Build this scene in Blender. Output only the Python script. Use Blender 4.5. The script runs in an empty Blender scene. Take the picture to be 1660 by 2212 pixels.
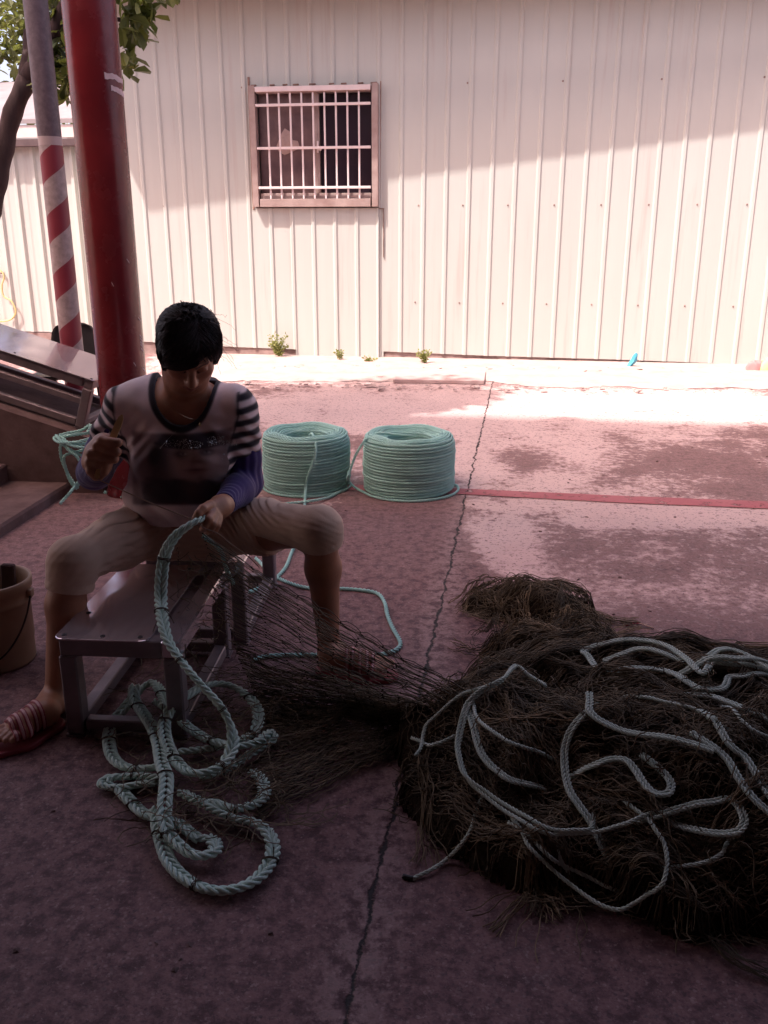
import bpy, math, random
import numpy as np
from mathutils import Vector, Matrix
from mathutils.bvhtree import BVHTree
random.seed(7); RNG = np.random.default_rng(7)
R = math.radians
scene = bpy.context.scene
COL = scene.collection

# ------------------------------------------------------------------ camera
F_PX, PITCH, CAM_H = 1911.0, R(17.7), 1.2          # measured on a 1660 x 2212 view of the photograph
cam_data = bpy.data.cameras.new('camera')
cam_data.sensor_fit = 'VERTICAL'; cam_data.sensor_height = 24.0
cam_data.lens = 24.0 * F_PX / 2212.0
cam_data.clip_start = 0.05; cam_data.clip_end = 300
cam = bpy.data.objects.new('camera', cam_data); COL.objects.link(cam)
cam.location = (0, 0, CAM_H); cam.rotation_euler = (math.pi / 2 - PITCH, 0, 0)
scene.camera = cam

# ------------------------------------------------------------------ light
SUN_EL, SUN_AZ = R(58), R(55)                      # azimuth: to the left of straight behind the camera
to_sun = Vector((-math.sin(SUN_AZ) * math.cos(SUN_EL), -math.cos(SUN_AZ) * math.cos(SUN_EL), math.sin(SUN_EL)))
world = bpy.data.worlds.new('World'); scene.world = world; world.use_nodes = True
wn = world.node_tree; bg = wn.nodes['Background']
sky = wn.nodes.new('ShaderNodeTexSky'); sky.sky_type = 'NISHITA'; sky.sun_disc = False
sky.sun_elevation = SUN_EL; sky.sun_rotation = math.atan2(to_sun.x, to_sun.y)
sky.dust_density = 4.0; sky.air_density = 0.8; sky.ozone_density = 0.6
tint = wn.nodes.new('ShaderNodeMix'); tint.data_type = 'RGBA'; tint.blend_type = 'MULTIPLY'
tint.inputs['Factor'].default_value = 1.0
tint.inputs['B'].default_value = (1.0, 0.80, 0.74, 1)
wn.links.new(sky.outputs['Color'], tint.inputs['A']); wn.links.new(tint.outputs['Result'], bg.inputs['Color'])
bg.inputs['Strength'].default_value = 0.15
sd = bpy.data.lights.new('sun', 'SUN'); sd.energy = 2.05; sd.angle = R(1.0); sd.color = (1.0, 0.93, 0.88)
sun = bpy.data.objects.new('sun', sd); COL.objects.link(sun); sun.location = (-6, -6, 12)
sun.rotation_euler = to_sun.to_track_quat('Z', 'Y').to_euler()
vs = scene.view_settings
vs.view_transform = 'Standard'; vs.look = 'None'; vs.gamma = 1.0; vs.use_curve_mapping = False
vs.exposure = 1.68
try:
    scene.cycles.max_bounces = 8; scene.cycles.diffuse_bounces = 5; scene.cycles.transparent_max_bounces = 12
except Exception: pass

# ------------------------------------------------------------------ measuring helpers
RIGHT = np.array([1., 0, 0]); UP = np.array([0, math.sin(PITCH), math.cos(PITCH)])
FWD = np.array([0, math.cos(PITCH), -math.sin(PITCH)]); EYE = np.array([0, 0, CAM_H])
def ray(px, py): return FWD + RIGHT * ((px - 830) / F_PX) + UP * (-(py - 1106) / F_PX)
def G(px, py, z=0.0):
    r = ray(px, py); return EYE + r * ((z - CAM_H) / r[2])
def PD(px, py, y):
    r = ray(px, py); return EYE + r * (y / r[1])
def PX(P):
    q = np.asarray(P) - EYE; w = q @ FWD
    return 830 + F_PX * (q @ RIGHT) / w, 1106 - F_PX * (q @ UP) / w
def mpp(y, z): return (y * math.cos(PITCH) + (CAM_H - z) * math.sin(PITCH)) / F_PX

# ------------------------------------------------------------------ mesh helpers
def make(name, V, F, mat=None, parent=None, smooth=True, col=None):
    V = np.asarray(V, dtype=np.float32); me = bpy.data.meshes.new(name)
    if isinstance(F, np.ndarray):
        n, k = F.shape
        me.vertices.add(len(V)); me.vertices.foreach_set('co', V.ravel())
        me.loops.add(n * k); me.loops.foreach_set('vertex_index', F.astype(np.int32).ravel())
        me.polygons.add(n); me.polygons.foreach_set('loop_start', np.arange(0, n * k, k, dtype=np.int32))
        me.update(calc_edges=True); me.validate()
    else:
        me.from_pydata([tuple(map(float, v)) for v in V], [], [list(map(int, f)) for f in F]); me.update()
    if smooth:
        me.polygons.foreach_set('use_smooth', np.ones(len(me.polygons), dtype=bool))
    if col is not None:
        a = me.color_attributes.new('Col', 'FLOAT_COLOR', 'POINT')
        c = np.ones((len(V), 4), dtype=np.float32); c[:, :3] = col; a.data.foreach_set('color', c.ravel())
    if mat: me.materials.append(mat)
    o = bpy.data.objects.new(name, me); COL.objects.link(o)
    if parent: o.parent = parent
    return o
def tag(o, label=None, cat=None, group=None, kind=None):
    if label: o['label'] = label
    if cat: o['category'] = cat
    if group: o['group'] = group
    if kind: o['kind'] = kind
    return o
def empty(name, loc, label=None, cat=None, group=None):
    o = bpy.data.objects.new(name, None); COL.objects.link(o); o.location = tuple(map(float, loc)); o.empty_display_size = .1
    bpy.context.view_layer.update()
    return tag(o, label, cat, group)
def adopt(o, root):
    """parent keeping world position (root is an unrotated Empty)"""
    o.parent = root; o.location = o.location - root.location
    return o
class MB:
    """collects shapes into one mesh"""
    def __init__(s): s.V = []; s.F = []
    def add(s, V, F):
        b = len(s.V); s.V += [tuple(map(float, v)) for v in V]; s.F += [[i + b for i in f] for f in F]; return s
    def box(s, c, size, M=None, bev=0.0):
        x, y, z = [k / 2 for k in size]
        if bev <= 0:
            V = [(i, j, k) for i in (-x, x) for j in (-y, y) for k in (-z, z)]
            F = [(0, 1, 3, 2), (4, 6, 7, 5), (0, 4, 5, 1), (2, 3, 7, 6), (0, 2, 6, 4), (1, 5, 7, 3)]
        else:
            b = bev; V = []; idx = {}
            for si in (-1, 1):
                for sj in (-1, 1):
                    for sk in (-1, 1):
                        for a in range(3):
                            v = [si * x, sj * y, sk * z]
                            for q in range(3):
                                if q != a: v[q] -= (si, sj, sk)[q] * b
                            idx[(si, sj, sk, a)] = len(V); V.append(tuple(v))
            F = []
            for a in range(3):
                o1, o2 = [q for q in range(3) if q != a]
                for sgn in (-1, 1):
                    q = []
                    for s1, s2 in ((-1, -1), (1, -1), (1, 1), (-1, 1)):
                        k = [0, 0, 0]; k[a] = sgn; k[o1] = s1; k[o2] = s2; q.append(idx[(*k, a)])
                    F.append(q)
                for s1 in (-1, 1):
                    for s2 in (-1, 1):
                        k = [0, 0, 0]; k[o1] = s1; k[o2] = s2; k[a] = -1; k2 = list(k); k2[a] = 1
                        F.append([idx[(*k, o1)], idx[(*k2, o1)], idx[(*k2, o2)], idx[(*k, o2)]])
            for si in (-1, 1):
                for sj in (-1, 1):
                    for sk in (-1, 1): F.append([idx[(si, sj, sk, a)] for a in range(3)])
        if M is not None: V = [tuple(M @ Vector(v)) for v in V]
        return s.add([(v[0] + c[0], v[1] + c[1], v[2] + c[2]) for v in V], F)
    def bar(s, a, b, w, h, up=(0, 0, 1), bev=0.0):
        a, b = Vector(a), Vector(b); d = (b - a); L = d.length; d.normalize(); upv = Vector(up)
        sx = d.cross(upv)
        if sx.length < 1e-5: sx = d.cross(Vector((1, 0, 0)))
        sx.normalize(); uz = sx.cross(d)
        M = Matrix((d, sx, uz)).transposed()
        return s.box(tuple((a + b) / 2), (L, w, h), M, bev)
    def lathe(s, c, prof, n=32, M=None):
        V = []; F = []
        for r, z in prof:
            for k in range(n):
                a = 2 * math.pi * k / n; v = Vector((r * math.cos(a), r * math.sin(a), z))
                if M is not None: v = M @ v
                V.append((v.x + c[0], v.y + c[1], v.z + c[2]))
        for i in range(len(prof) - 1):
            for k in range(n):
                k2 = (k + 1) % n; F.append((i * n + k, i * n + k2, (i + 1) * n + k2, (i + 1) * n + k))
        return s.add(V, F)
    def tube(s, pts, r, n=8):
        V, F = tube_arrays(np.asarray(pts, float), r, n); return s.add(V, F.tolist())
    def build(s, name, mat, parent=None, smooth=False): return make(name, s.V, s.F, mat, parent, smooth)

def resample(pts, step):
    """Catmull-Rom through pts, even spacing"""
    P = np.asarray(pts, float)
    P = np.vstack([2 * P[0] - P[1], P, 2 * P[-1] - P[-2]]); out = []
    t = np.linspace(0, 1, 24, endpoint=False)[:, None]
    for i in range(1, len(P) - 2):
        a, b, c, d = P[i - 1], P[i], P[i + 1], P[i + 2]
        out.append(0.5 * (2 * b + (c - a) * t + (2 * a - 5 * b + 4 * c - d) * t ** 2 + (3 * b - a - 3 * c + d) * t ** 3))
    out = np.vstack(out + [P[-2][None]])
    s = np.r_[0, np.cumsum(np.linalg.norm(np.diff(out, axis=0), axis=1))]
    n = max(3, int(s[-1] / step) + 1); q = np.linspace(0, s[-1], n)
    return np.stack([np.interp(q, s, out[:, k]) for k in range(3)], 1)
def frames(P):
    T = np.gradient(P, axis=0); T /= np.linalg.norm(T, axis=1, keepdims=True) + 1e-12
    N = np.zeros_like(P); ref = np.array([0, 0, 1.]) if abs(T[0, 2]) < .9 else np.array([1., 0, 0])
    n = np.cross(T[0], ref); n /= np.linalg.norm(n)
    for i in range(len(P)):
        n = n - T[i] * (n @ T[i]); n /= np.linalg.norm(n) + 1e-12; N[i] = n
    return T, N, np.cross(T, N)
def tube_arrays(P, r, n=6, cap=True):
    T, N, B = frames(P); m = len(P); r = np.broadcast_to(np.asarray(r, float), (m,))
    a = np.arange(n) * 2 * np.pi / n
    V = P[:, None] + r[:, None, None] * (np.cos(a)[None, :, None] * N[:, None] + np.sin(a)[None, :, None] * B[:, None])
    i = np.arange(m - 1)[:, None]; k = np.arange(n)[None]; k2 = (k + 1) % n
    F = np.stack([i * n + k, i * n + k2, (i + 1) * n + k2, (i + 1) * n + k], -1).reshape(-1, 4)
    V = V.reshape(-1, 3)
    if cap:   # close both ends with fans of degenerate quads around an end point
        e0, e1 = len(V), len(V) + 1; V = np.vstack([V, P[:1], P[-1:]]); kk = np.arange(n)
        F = np.vstack([F, np.stack([np.full(n, e0), (kk + 1) % n, kk, np.full(n, e0)], 1)[:0]])
        tri0 = [(e0, (q + 1) % n, q) for q in range(n)]; tri1 = [(e1, (m - 1) * n + q, (m - 1) * n + (q + 1) % n) for q in range(n)]
        F = np.vstack([F] + [np.array([[t[0], t[1], t[2], t[2]]]) for t in []]) if False else F
        # quads only: pair the fan triangles
        qs = [];
        for q in range(0, n - 1, 2): qs.append((e0, (q + 2) % n, q + 1, q)); qs.append((e1, (m - 1) * n + q, (m - 1) * n + q + 1, (m - 1) * n + (q + 2) % n))
        F = np.vstack([F, np.array(qs)])
    return V, F
def rope_arrays(ctrl, rad, step=None, lay=None, sides=6, phase=0.0, hand=1):
    """three-strand laid rope along control points"""
    step = step or rad * .42; lay = lay or rad * 2 * 3.3
    P = resample(ctrl, step); T, N, B = frames(P); s = np.arange(len(P)) * step
    VV, FF, b = [], [], 0
    for k in range(3):
        a = hand * 2 * np.pi * (s / lay + k / 3) + phase
        off = rad * .585
        C = P + off * (np.cos(a)[:, None] * N + np.sin(a)[:, None] * B)
        V, F = tube_arrays(C, rad * .43, sides); VV.append(V); FF.append(F + b); b += len(V)
    return np.vstack(VV), np.vstack(FF)
def join(parts):
    b = 0; V = []; F = []
    for v, f in parts: V.append(v); F.append(f + b); b += len(v)
    return np.vstack(V), np.vstack(F)
def many_tubes(P, r, n=3):
    """P (N,M,3) polylines -> thin tubes"""
    N_, M_, _ = P.shape; T = np.gradient(P, axis=1); T /= np.linalg.norm(T, axis=2, keepdims=True) + 1e-9
    ref = np.array([.13, .21, .97]); A = np.cross(T, ref); A /= np.linalg.norm(A, axis=2, keepdims=True) + 1e-9; B = np.cross(T, A)
    r = np.broadcast_to(np.asarray(r, float), (N_,)).reshape(-1, 1, 1, 1)
    a = np.arange(n) * 2 * np.pi / n
    V = P[:, :, None] + r * (np.cos(a)[None, None, :, None] * A[:, :, None] + np.sin(a)[None, None, :, None] * B[:, :, None])
    s = (np.arange(N_) * M_)[:, None, None]; i = np.arange(M_ - 1)[None, :, None]; k = np.arange(n)[None, None]; k2 = (k + 1) % n
    F = np.stack([(s + i) * n + k, (s + i) * n + k2, (s + i + 1) * n + k2, (s + i + 1) * n + k], -1).reshape(-1, 4)
    return V.reshape(-1, 3), F
def snoise(P, f, seed=0):
    """cheap smooth noise from summed sines, about -1..1"""
    g = np.random.default_rng(seed); out = 0
    for k in range(5):
        d = g.normal(size=3); d /= np.linalg.norm(d); w = f * (0.7 + .6 * g.random())
        out = out + np.sin(P @ d * w * 2 * np.pi + g.random() * 6.28 + 1.3 * np.sin(P @ np.roll(d, 1) * w * 4.1 + g.random() * 6))
    return out / 3.2

# ------------------------------------------------------------------ materials
def mat_new(name):
    m = bpy.data.materials.new(name); m.use_nodes = True
    return m, m.node_tree.nodes, m.node_tree.links, m.node_tree.nodes['Principled BSDF']
def ramp(N, stops):
    r = N.new('ShaderNodeValToRGB'); e = r.color_ramp.elements
    while len(e) < len(stops): e.new(.5)
    for q, (p, c) in zip(e, stops): q.position = p; q.color = (*c, 1) if len(c) == 3 else c
    return r
def noise(N, L, scale, detail=4, rough=.55, vec=None, w=None):
    n = N.new('ShaderNodeTexNoise'); n.inputs['Scale'].default_value = scale; n.inputs['Detail'].default_value = detail; n.inputs['Roughness'].default_value = rough
    if vec is not None: L.new(vec, n.inputs['Vector'])
    return n
def mat(name, c1, c2=None, scale=6, rough=.7, metal=0.0, bump=0.0, bscale=60, spec=.4, detail=5, stretch=None, attr=False, sheen=0, rvar=0.0, c3=None, coat=0):
    m, N, L, b = mat_new(name); tc = N.new('ShaderNodeTexCoord'); vec = tc.outputs['Object']
    if stretch:
        mp = N.new('ShaderNodeMapping'); mp.inputs['Scale'].default_value = stretch; L.new(vec, mp.inputs['Vector']); vec = mp.outputs['Vector']
    b.inputs['Roughness'].default_value = rough; b.inputs['Metallic'].default_value = metal; b.inputs['Specular IOR Level'].default_value = spec
    c2 = c2 or c1; n = noise(N, L, scale, detail, .6, vec)
    r = ramp(N, [(.32, c1), (.68, c2)] if c3 is None else [(.3, c1), (.52, c2), (.72, c3)]); L.new(n.outputs['Fac'], r.inputs['Fac']); src = r.outputs['Color']
    if attr:
        at = N.new('ShaderNodeAttribute'); at.attribute_name = 'Col'
        mx = N.new('ShaderNodeMix'); mx.data_type = 'RGBA'; mx.blend_type = 'MULTIPLY'; mx.inputs['Factor'].default_value = 1
        L.new(at.outputs['Color'], mx.inputs['A']); L.new(src, mx.inputs['B']); src = mx.outputs['Result']
    L.new(src, b.inputs['Base Color'])
    if rvar:
        n3 = noise(N, L, scale * 1.7, 4, .6, vec); mr = N.new('ShaderNodeMapRange'); mr.inputs['To Min'].default_value = max(.03, rough - rvar); mr.inputs['To Max'].default_value = min(1, rough + rvar)
        mr.inputs['From Min'].default_value = .3; mr.inputs['From Max'].default_value = .7
        L.new(n3.outputs['Fac'], mr.inputs['Value']); L.new(mr.outputs['Result'], b.inputs['Roughness'])
    if bump:
        n2 = noise(N, L, bscale, 5, .6, vec); bp = N.new('ShaderNodeBump'); bp.inputs['Strength'].default_value = bump; bp.inputs['Distance'].default_value = .01
        L.new(n2.outputs['Fac'], bp.inputs['Height']); L.new(bp.outputs['Normal'], b.inputs['Normal'])
    if sheen:
        b.inputs['Sheen Weight'].default_value = sheen
    return m
M = {}
M['panel'] = mat('cream_sheet_metal', (.49, .485, .45), (.54, .535, .495), 1.2, .5, 0, .03, 3, .35, 4, (1, 1, .25))
M['screw'] = mat('weathered_screw', (.26, .17, .15), (.34, .24, .21), 20, .6, .4)
nt_ = M['panel'].node_tree; N_, L_ = nt_.nodes, nt_.links; b_ = N_['Principled BSDF']; g_ = N_.new('ShaderNodeNewGeometry')
def _mr(v, a, c, lo, hi):
    n = N_.new('ShaderNodeMapRange'); n.interpolation_type = 'SMOOTHSTEP'; n.inputs['From Min'].default_value = a; n.inputs['From Max'].default_value = c; n.inputs['To Min'].default_value = lo; n.inputs['To Max'].default_value = hi; L_.new(v, n.inputs['Value']); return n.outputs['Result']
mp_ = N_.new('ShaderNodeMapping'); mp_.inputs['Scale'].default_value = (7, 7, .35); L_.new(g_.outputs['Position'], mp_.inputs['Vector'])
dr_ = _mr(noise(N_, L_, 1.6, 6, .62, mp_.outputs['Vector']).outputs['Fac'], .54, .74, 0, .5)
src_ = b_.inputs['Base Color'].links[0].from_socket
for f_, c_ in ((dr_, (.42, .34, .31, 1)),):
    m_ = N_.new('ShaderNodeMix'); m_.data_type = 'RGBA'; L_.new(f_, m_.inputs['Factor']); L_.new(src_, m_.inputs['A']); m_.inputs['B'].default_value = c_; src_ = m_.outputs['Result']
L_.new(src_, b_.inputs['Base Color'])
M['rust'] = mat('rusty_edge', (.16, .075, .055), (.32, .2, .16), 14, .85, 0, .3, 80)
M['frame'] = mat('tarnished_aluminium', (.30, .20, .18), (.46, .35, .32), 5, .45, .1, .04, 60)
M['bars'] = mat('pale_painted_bars', (.70, .58, .57), (.78, .66, .65), 10, .4, 0, .03, 60)
M['conc_base'] = mat('old_plinth_concrete', (.20, .13, .115), (.38, .27, .25), 7, .9, 0, .5, 40)
M['fascia'] = mat('pale_fascia', (.62, .52, .50), (.7, .6, .58), 5, .6)
M['dark_metal'] = mat('dark_gutter', (.08, .05, .055), (.12, .08, .08), 8, .5)
M['roof'] = mat('grey_roof_sheet', (.25, .21, .22), (.33, .28, .29), 3, .6)
M['unseen_slab'] = mat('dark_unseen_slab', (.07, .045, .05), (.09, .06, .065), 3, .8)  # dark so the unseen slabs throw back little light
M['red'] = mat('red_pillar_paint', (.115, .011, .015), (.17, .018, .022), 5, .24, 0, .10, 30, .45, 6, None, False, 0, .10)
M['steel'] = mat('brushed_steel', (.60, .50, .52), (.70, .59, .61), 4, .12, .72, .01, 90, .5, 5, None, False, 0, .07)
M['steel_frame'] = mat('dull_steel_tube', (.20, .155, .165), (.29, .225, .235), 9, .48, .45, .05, 50, .4, 5, None, False, 0, .1)
M['rope'] = mat('mint_rope', (.36, .64, .59), (.49, .77, .71), 30, .62, 0, .5, 420, .35)
M['rope_work'] = mat('grey_mint_rope', (.54, .69, .59), (.70, .82, .73), 22, .65, 0, .5, 420, .3)
M['rope_old'] = mat('faded_rope', (.52, .58, .50), (.68, .72, .64), 22, .7, 0, .5, 420, .3)
M['net'] = mat('brown_net_twine', (.078, .055, .034), (.155, .108, .066), 18, .7, 0, 0, 60, .3, 4, None, True)
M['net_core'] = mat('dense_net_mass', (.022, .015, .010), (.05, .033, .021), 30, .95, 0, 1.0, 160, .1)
M['skin'] = mat('tanned_skin', (.88, .86, .86), (1.1, 1.05, 1.02), 22, .45, 0, .12, 260, .4, 5, None, True)
M['hair'] = mat('black_hair', (.026, .018, .017), (.055, .037, .035), 60, .5, 0, .2, 200, .4, 4, (3, 3, 1))
M['shirt'] = mat('printed_jersey', (.88, .88, .88), (1.08, 1.06, 1.06), 16, .85, 0, .12, 500, .2, 5, None, True, .15)
M['sleeve'] = mat('indigo_stretch_sleeve', (.030, .015, .105), (.045, .022, .14), 12, .75, 0, .12, 600, .25, 5, None, False, .2)
M['pants'] = mat('khaki_cotton', (.58, .39, .29), (.66, .46, .35), 12, .82, 0, .18, 520, .2, 6, None, False, .15)
M['sole'] = mat('red_sandal_sole', (.26, .035, .045), (.32, .05, .06), 14, .5)
M['strap'] = mat('pink_sandal_strap', (.50, .25, .25), (.6, .33, .32), 30, .4)
M['gold'] = mat('thin_gold_chain', (.75, .55, .32), (.8, .6, .4), 10, .25, 1)
M['stone'] = mat('glass_rhinestones', (.85, .8, .72), (.95, .9, .85), 40, .12, .6)
M['wood'] = mat('worn_bamboo', (.50, .31, .14), (.62, .40, .19), 14, .5, 0, .1, 60, .4, 4, (1, 1, .15))
M['twine_dark'] = mat('dark_lashing_twine', (.05, .03, .02), (.09, .055, .035), 30, .8)
M['twine'] = mat('brown_twine', (.22, .13, .095), (.3, .18, .13), 30, .8)
M['bucket'] = mat('dirty_tan_plastic', (.28, .18, .12), (.38, .25, .17), 7, .5, 0, .08, 30, .4, 6)
M['wire'] = mat('dark_wire', (.04, .03, .03), None, 10, .5, .6)
M['bark'] = mat('dark_bark', (.035, .022, .022), (.08, .05, .048), 12, .9, 0, .6, 40, .2, 6, (1, 1, .3))
M['leaf'] = mat('broad_green_leaf', (.020, .030, .010), (.046, .060, .020), 5, .45, 0, 0, 10, .4)
M['leaf2'] = mat('pale_green_leaf', (.08, .09, .035), (.16, .165, .07), 3, .55)
M['weed'] = mat('pale_weed_leaf', (.22, .24, .07), (.36, .36, .14), 14, .6)
M['black'] = mat('black_plastic', (.012, .010, .012), (.022, .018, .02), 8, .4)
M['blue'] = mat('blue_plastic', (.06, .30, .42), (.09, .38, .5), 10, .45)
M['hose'] = mat('yellow_hose', (.62, .47, .2), (.7, .55, .27), 10, .5)
M['pinkbag'] = mat('pink_cloth', (.55, .2, .2), (.65, .28, .27), 12, .8)
M['greenbag'] = mat('pale_green_cloth', (.38, .52, .25), (.48, .6, .32), 12, .8)
M['tape'] = mat('pale_torn_paper', (.55, .4, .4), (.68, .52, .52), 30, .9)
M['step'] = mat('dark_stained_concrete', (.105, .06, .055), (.20, .125, .12), 6, .9, 0, .5, 40, .3, 7)
M['pale_pole'] = None
# leaves let light through
for k in ('leaf', 'leaf2', 'weed'):
    nt = M[k].node_tree; b = nt.nodes['Principled BSDF']; out = nt.nodes['Material Output']
    tr = nt.nodes.new('ShaderNodeBsdfTranslucent'); tr.inputs['Color'].default_value = (.32, .36, .08, 1)
    ms = nt.nodes.new('ShaderNodeMixShader'); ms.inputs['Fac'].default_value = .3
    nt.links.new(b.outputs[0], ms.inputs[1]); nt.links.new(tr.outputs[0], ms.inputs[2]); nt.links.new(ms.outputs[0], out.inputs['Surface'])
# ================================================================== SETTING
# ------------------------------------------------------------------ ground
JA, JB = G(1062, 838), G(742, 2212)                 # the long joint between the slabs
def ground_material():
    m, N, L, b = mat_new('stained_concrete')
    geo = N.new('ShaderNodeNewGeometry'); pos = geo.outputs['Position']
    def math_(op, a, bb=None, clamp=False):
        n = N.new('ShaderNodeMath'); n.operation = op; n.use_clamp = clamp
        for i, v in enumerate((a, bb)):
            if v is None: continue
            if isinstance(v, (int, float)): n.inputs[i].default_value = v
            else: L.new(v, n.inputs[i])
        return n.outputs[0]
    def mixc(f, a, c):
        n = N.new('ShaderNodeMix'); n.data_type = 'RGBA'
        if isinstance(f, float): n.inputs['Factor'].default_value = f
        else: L.new(f, n.inputs['Factor'])
        for k, v in (('A', a), ('B', c)):
            if isinstance(v, tuple): n.inputs[k].default_value = (*v, 1)
            else: L.new(v, n.inputs[k])
        return n.outputs['Result']
    def mrange(v, a, c, lo=0., hi=1.):
        n = N.new('ShaderNodeMapRange'); n.interpolation_type = 'SMOOTHSTEP'
        n.inputs['From Min'].default_value = a; n.inputs['From Max'].default_value = c; n.inputs['To Min'].default_value = lo; n.inputs['To Max'].default_value = hi
        L.new(v, n.inputs['Value']); return n.outputs['Result']
    big = noise(N, L, 0.75, 5, .6, pos).outputs['Fac']; mid = noise(N, L, 3.1, 8, .68, pos).outputs['Fac']
    fine = noise(N, L, 26, 8, .72, pos).outputs['Fac']; grit = noise(N, L, 150, 3, .6, pos).outputs['Fac']
    sx = N.new('ShaderNodeSeparateXYZ'); L.new(pos, sx.inputs[0]); X, Y = sx.outputs[0], sx.outputs[1]
    d = JB - JA; d = d[:2] / np.linalg.norm(d[:2]); nrm = np.array([-d[1], d[0]])
    c0 = float(JA[:2] @ nrm)
    dist = math_('SUBTRACT', math_('ADD', math_('MULTIPLY', X, float(nrm[0])), math_('MULTIPLY', Y, float(nrm[1]))), c0)
    wob = math_('MULTIPLY', math_('SUBTRACT', noise(N, L, 9, 6, .7, pos).outputs['Fac'], .5), .055)
    jd = math_('ABSOLUTE', math_('ADD', dist, wob))
    jn = noise(N, L, 21, 5, .7, pos).outputs['Fac']; joint = mrange(math_('SUBTRACT', jd, math_('MULTIPLY', mrange(jn, .35, .7), .006)), -.001, .0035, 1., 0.)
    side = mrange(math_('MULTIPLY', dist, 1.0 if nrm[0] < 0 else -1.0), -.02, .02)   # 1 on the slab left of the joint
    # worn-off patches of cement skin: pale where kept, dark where the aggregate shows; the painted shade falloff is mixed in
    Yr = math_('ADD', Y, math_('ADD', math_('MULTIPLY', math_('SUBTRACT', big, .5), 3.4), math_('MULTIPLY', math_('SUBTRACT', mid, .5), 2.2)))   # ragged distance for the painted shade falloff: darker near, paler out in the yard
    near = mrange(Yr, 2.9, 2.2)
    wear_shade = math_('ADD', math_('ADD', math_('MULTIPLY', mid, .50), math_('MULTIPLY', fine, .56)), math_('MULTIPLY', math_('SUBTRACT', big, .5), .70))
    wear_shade = math_('ADD', wear_shade, math_('MULTIPLY', math_('MULTIPLY', side, mrange(Y, 5.0, 3.6)), .13))
    wear_shade = math_('ADD', wear_shade, math_('MULTIPLY', near, .15))  # shade of the roofed foreground painted into the concrete colour
    jit = noise(N, L, 2.6, 6, .7, pos).outputs['Fac']
    for (qx, qy), rx_, ry_, amt in (((820, 1230), .40, .80, .26), ((640, 1180), .5, .5, .12), ((1330, 1190), .45, .30, .09), ((1330, 990), 1.2, .40, .05), ((1500, 1120), .7, .16, -.10), ((1330, 880), 3.2, .75, -.13), ((1080, 1150), .16, .45, -.12), ((1180, 1090), .5, .12, -.08), ((980, 1010), .3, .5, -.08)):
        c_ = G(qx, qy); ux = math_('DIVIDE', math_('SUBTRACT', X, float(c_[0])), rx_); uy = math_('DIVIDE', math_('SUBTRACT', Y, float(c_[1])), ry_)
        rr_ = math_('ADD', math_('SQRT', math_('ADD', math_('MULTIPLY', ux, ux), math_('MULTIPLY', uy, uy))), math_('MULTIPLY', math_('SUBTRACT', jit, .5), 1.6))
        wear_shade = math_('ADD', wear_shade, mrange(rr_, .55, 1.25, amt, 0.))
    worn_shade = mrange(wear_shade, .455, .61)  # real wear together with the painted near shade
    pale = mixc(mrange(mid, .35, .7), (.62, .41, .385), (.46, .28, .265))
    dark = mixc(mrange(fine, .35, .65), (.085, .034, .037), (.27, .135, .13))
    c = mixc(worn_shade, pale, dark)
    c = mixc(math_('MULTIPLY', math_('MULTIPLY', mrange(Yr, 2.5, 3.9), mrange(worn_shade, 0., 1., 1., .12)), .70), c, (.66, .49, .46))  # ground farther out painted paler, standing in for the stronger light there
    pit = noise(N, L, 62, 6, .7, pos).outputs['Fac']
    c = mixc(math_('MULTIPLY', mrange(fine, .565, .63), .62), c, (.10, .048, .050))
    c = mixc(math_('MULTIPLY', mrange(pit, .57, .61), .72), c, (.075, .034, .038))
    c = mixc(math_('MULTIPLY', mrange(pit, .41, .36), .42), c, (.46, .30, .28))
    c = mixc(math_('MULTIPLY', mrange(grit, .62, .72), .25), c, (.50, .36, .34))
    vo = N.new('ShaderNodeTexVoronoi'); vo.inputs['Scale'].default_value = 95; L.new(pos, vo.inputs['Vector'])     # bare aggregate in the worn skin
    vsep = N.new('ShaderNodeSeparateColor'); L.new(vo.outputs['Color'], vsep.inputs[0])
    agg = math_('MULTIPLY', math_('MULTIPLY', worn_shade, mrange(fine, .38, .56)), mrange(vo.outputs['Distance'], .42, .22))
    c = mixc(math_('MULTIPLY', agg, math_('MULTIPLY', vsep.outputs[0], .55)), c, (.36, .225, .215))
    c = mixc(math_('MULTIPLY', agg, mrange(vsep.outputs[1], .72, .8, 0., .6)), c, (.06, .03, .034))
    streak = N.new('ShaderNodeMapping'); streak.inputs['Scale'].default_value = (.55, 1.6, 1); L.new(pos, streak.inputs['Vector'])
    st = noise(N, L, 2.2, 6, .7, streak.outputs['Vector']).outputs['Fac']
    c = mixc(math_('MULTIPLY', mrange(st, .60, .72), .4), c, (.50, .36, .345))
    halo = mrange(jd, .0, .10, .35, 0.)
    c = mixc(math_('MULTIPLY', halo, mrange(fine, .4, .6)), c, (.48, .33, .31))
    c = mixc(joint, c, (.022, .013, .014))
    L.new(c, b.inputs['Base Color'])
    b.inputs['Roughness'].default_value = .78; b.inputs['Specular IOR Level'].default_value = .35
    L.new(mrange(worn_shade, 0, 1, .84, .66), b.inputs['Roughness'])
    h = math_('SUBTRACT', math_('ADD', math_('ADD', math_('MULTIPLY', fine, .8), math_('MULTIPLY', grit, .35)), math_('MULTIPLY', worn_shade, -.35)), math_('MULTIPLY', joint, 2.2))
    bp = N.new('ShaderNodeBump'); bp.inputs['Strength'].default_value = .55; bp.inputs['Distance'].default_value = .012
    L.new(h, bp.inputs['Height']); L.new(bp.outputs['Normal'], b.inputs['Normal'])
    return m
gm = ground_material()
gr = make('ground', [(-60, -25, 0), (60, -25, 0), (60, 90, 0), (-60, 90, 0)], [(0, 1, 2, 3)], gm, None, False); tag(gr, kind='structure')

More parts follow.
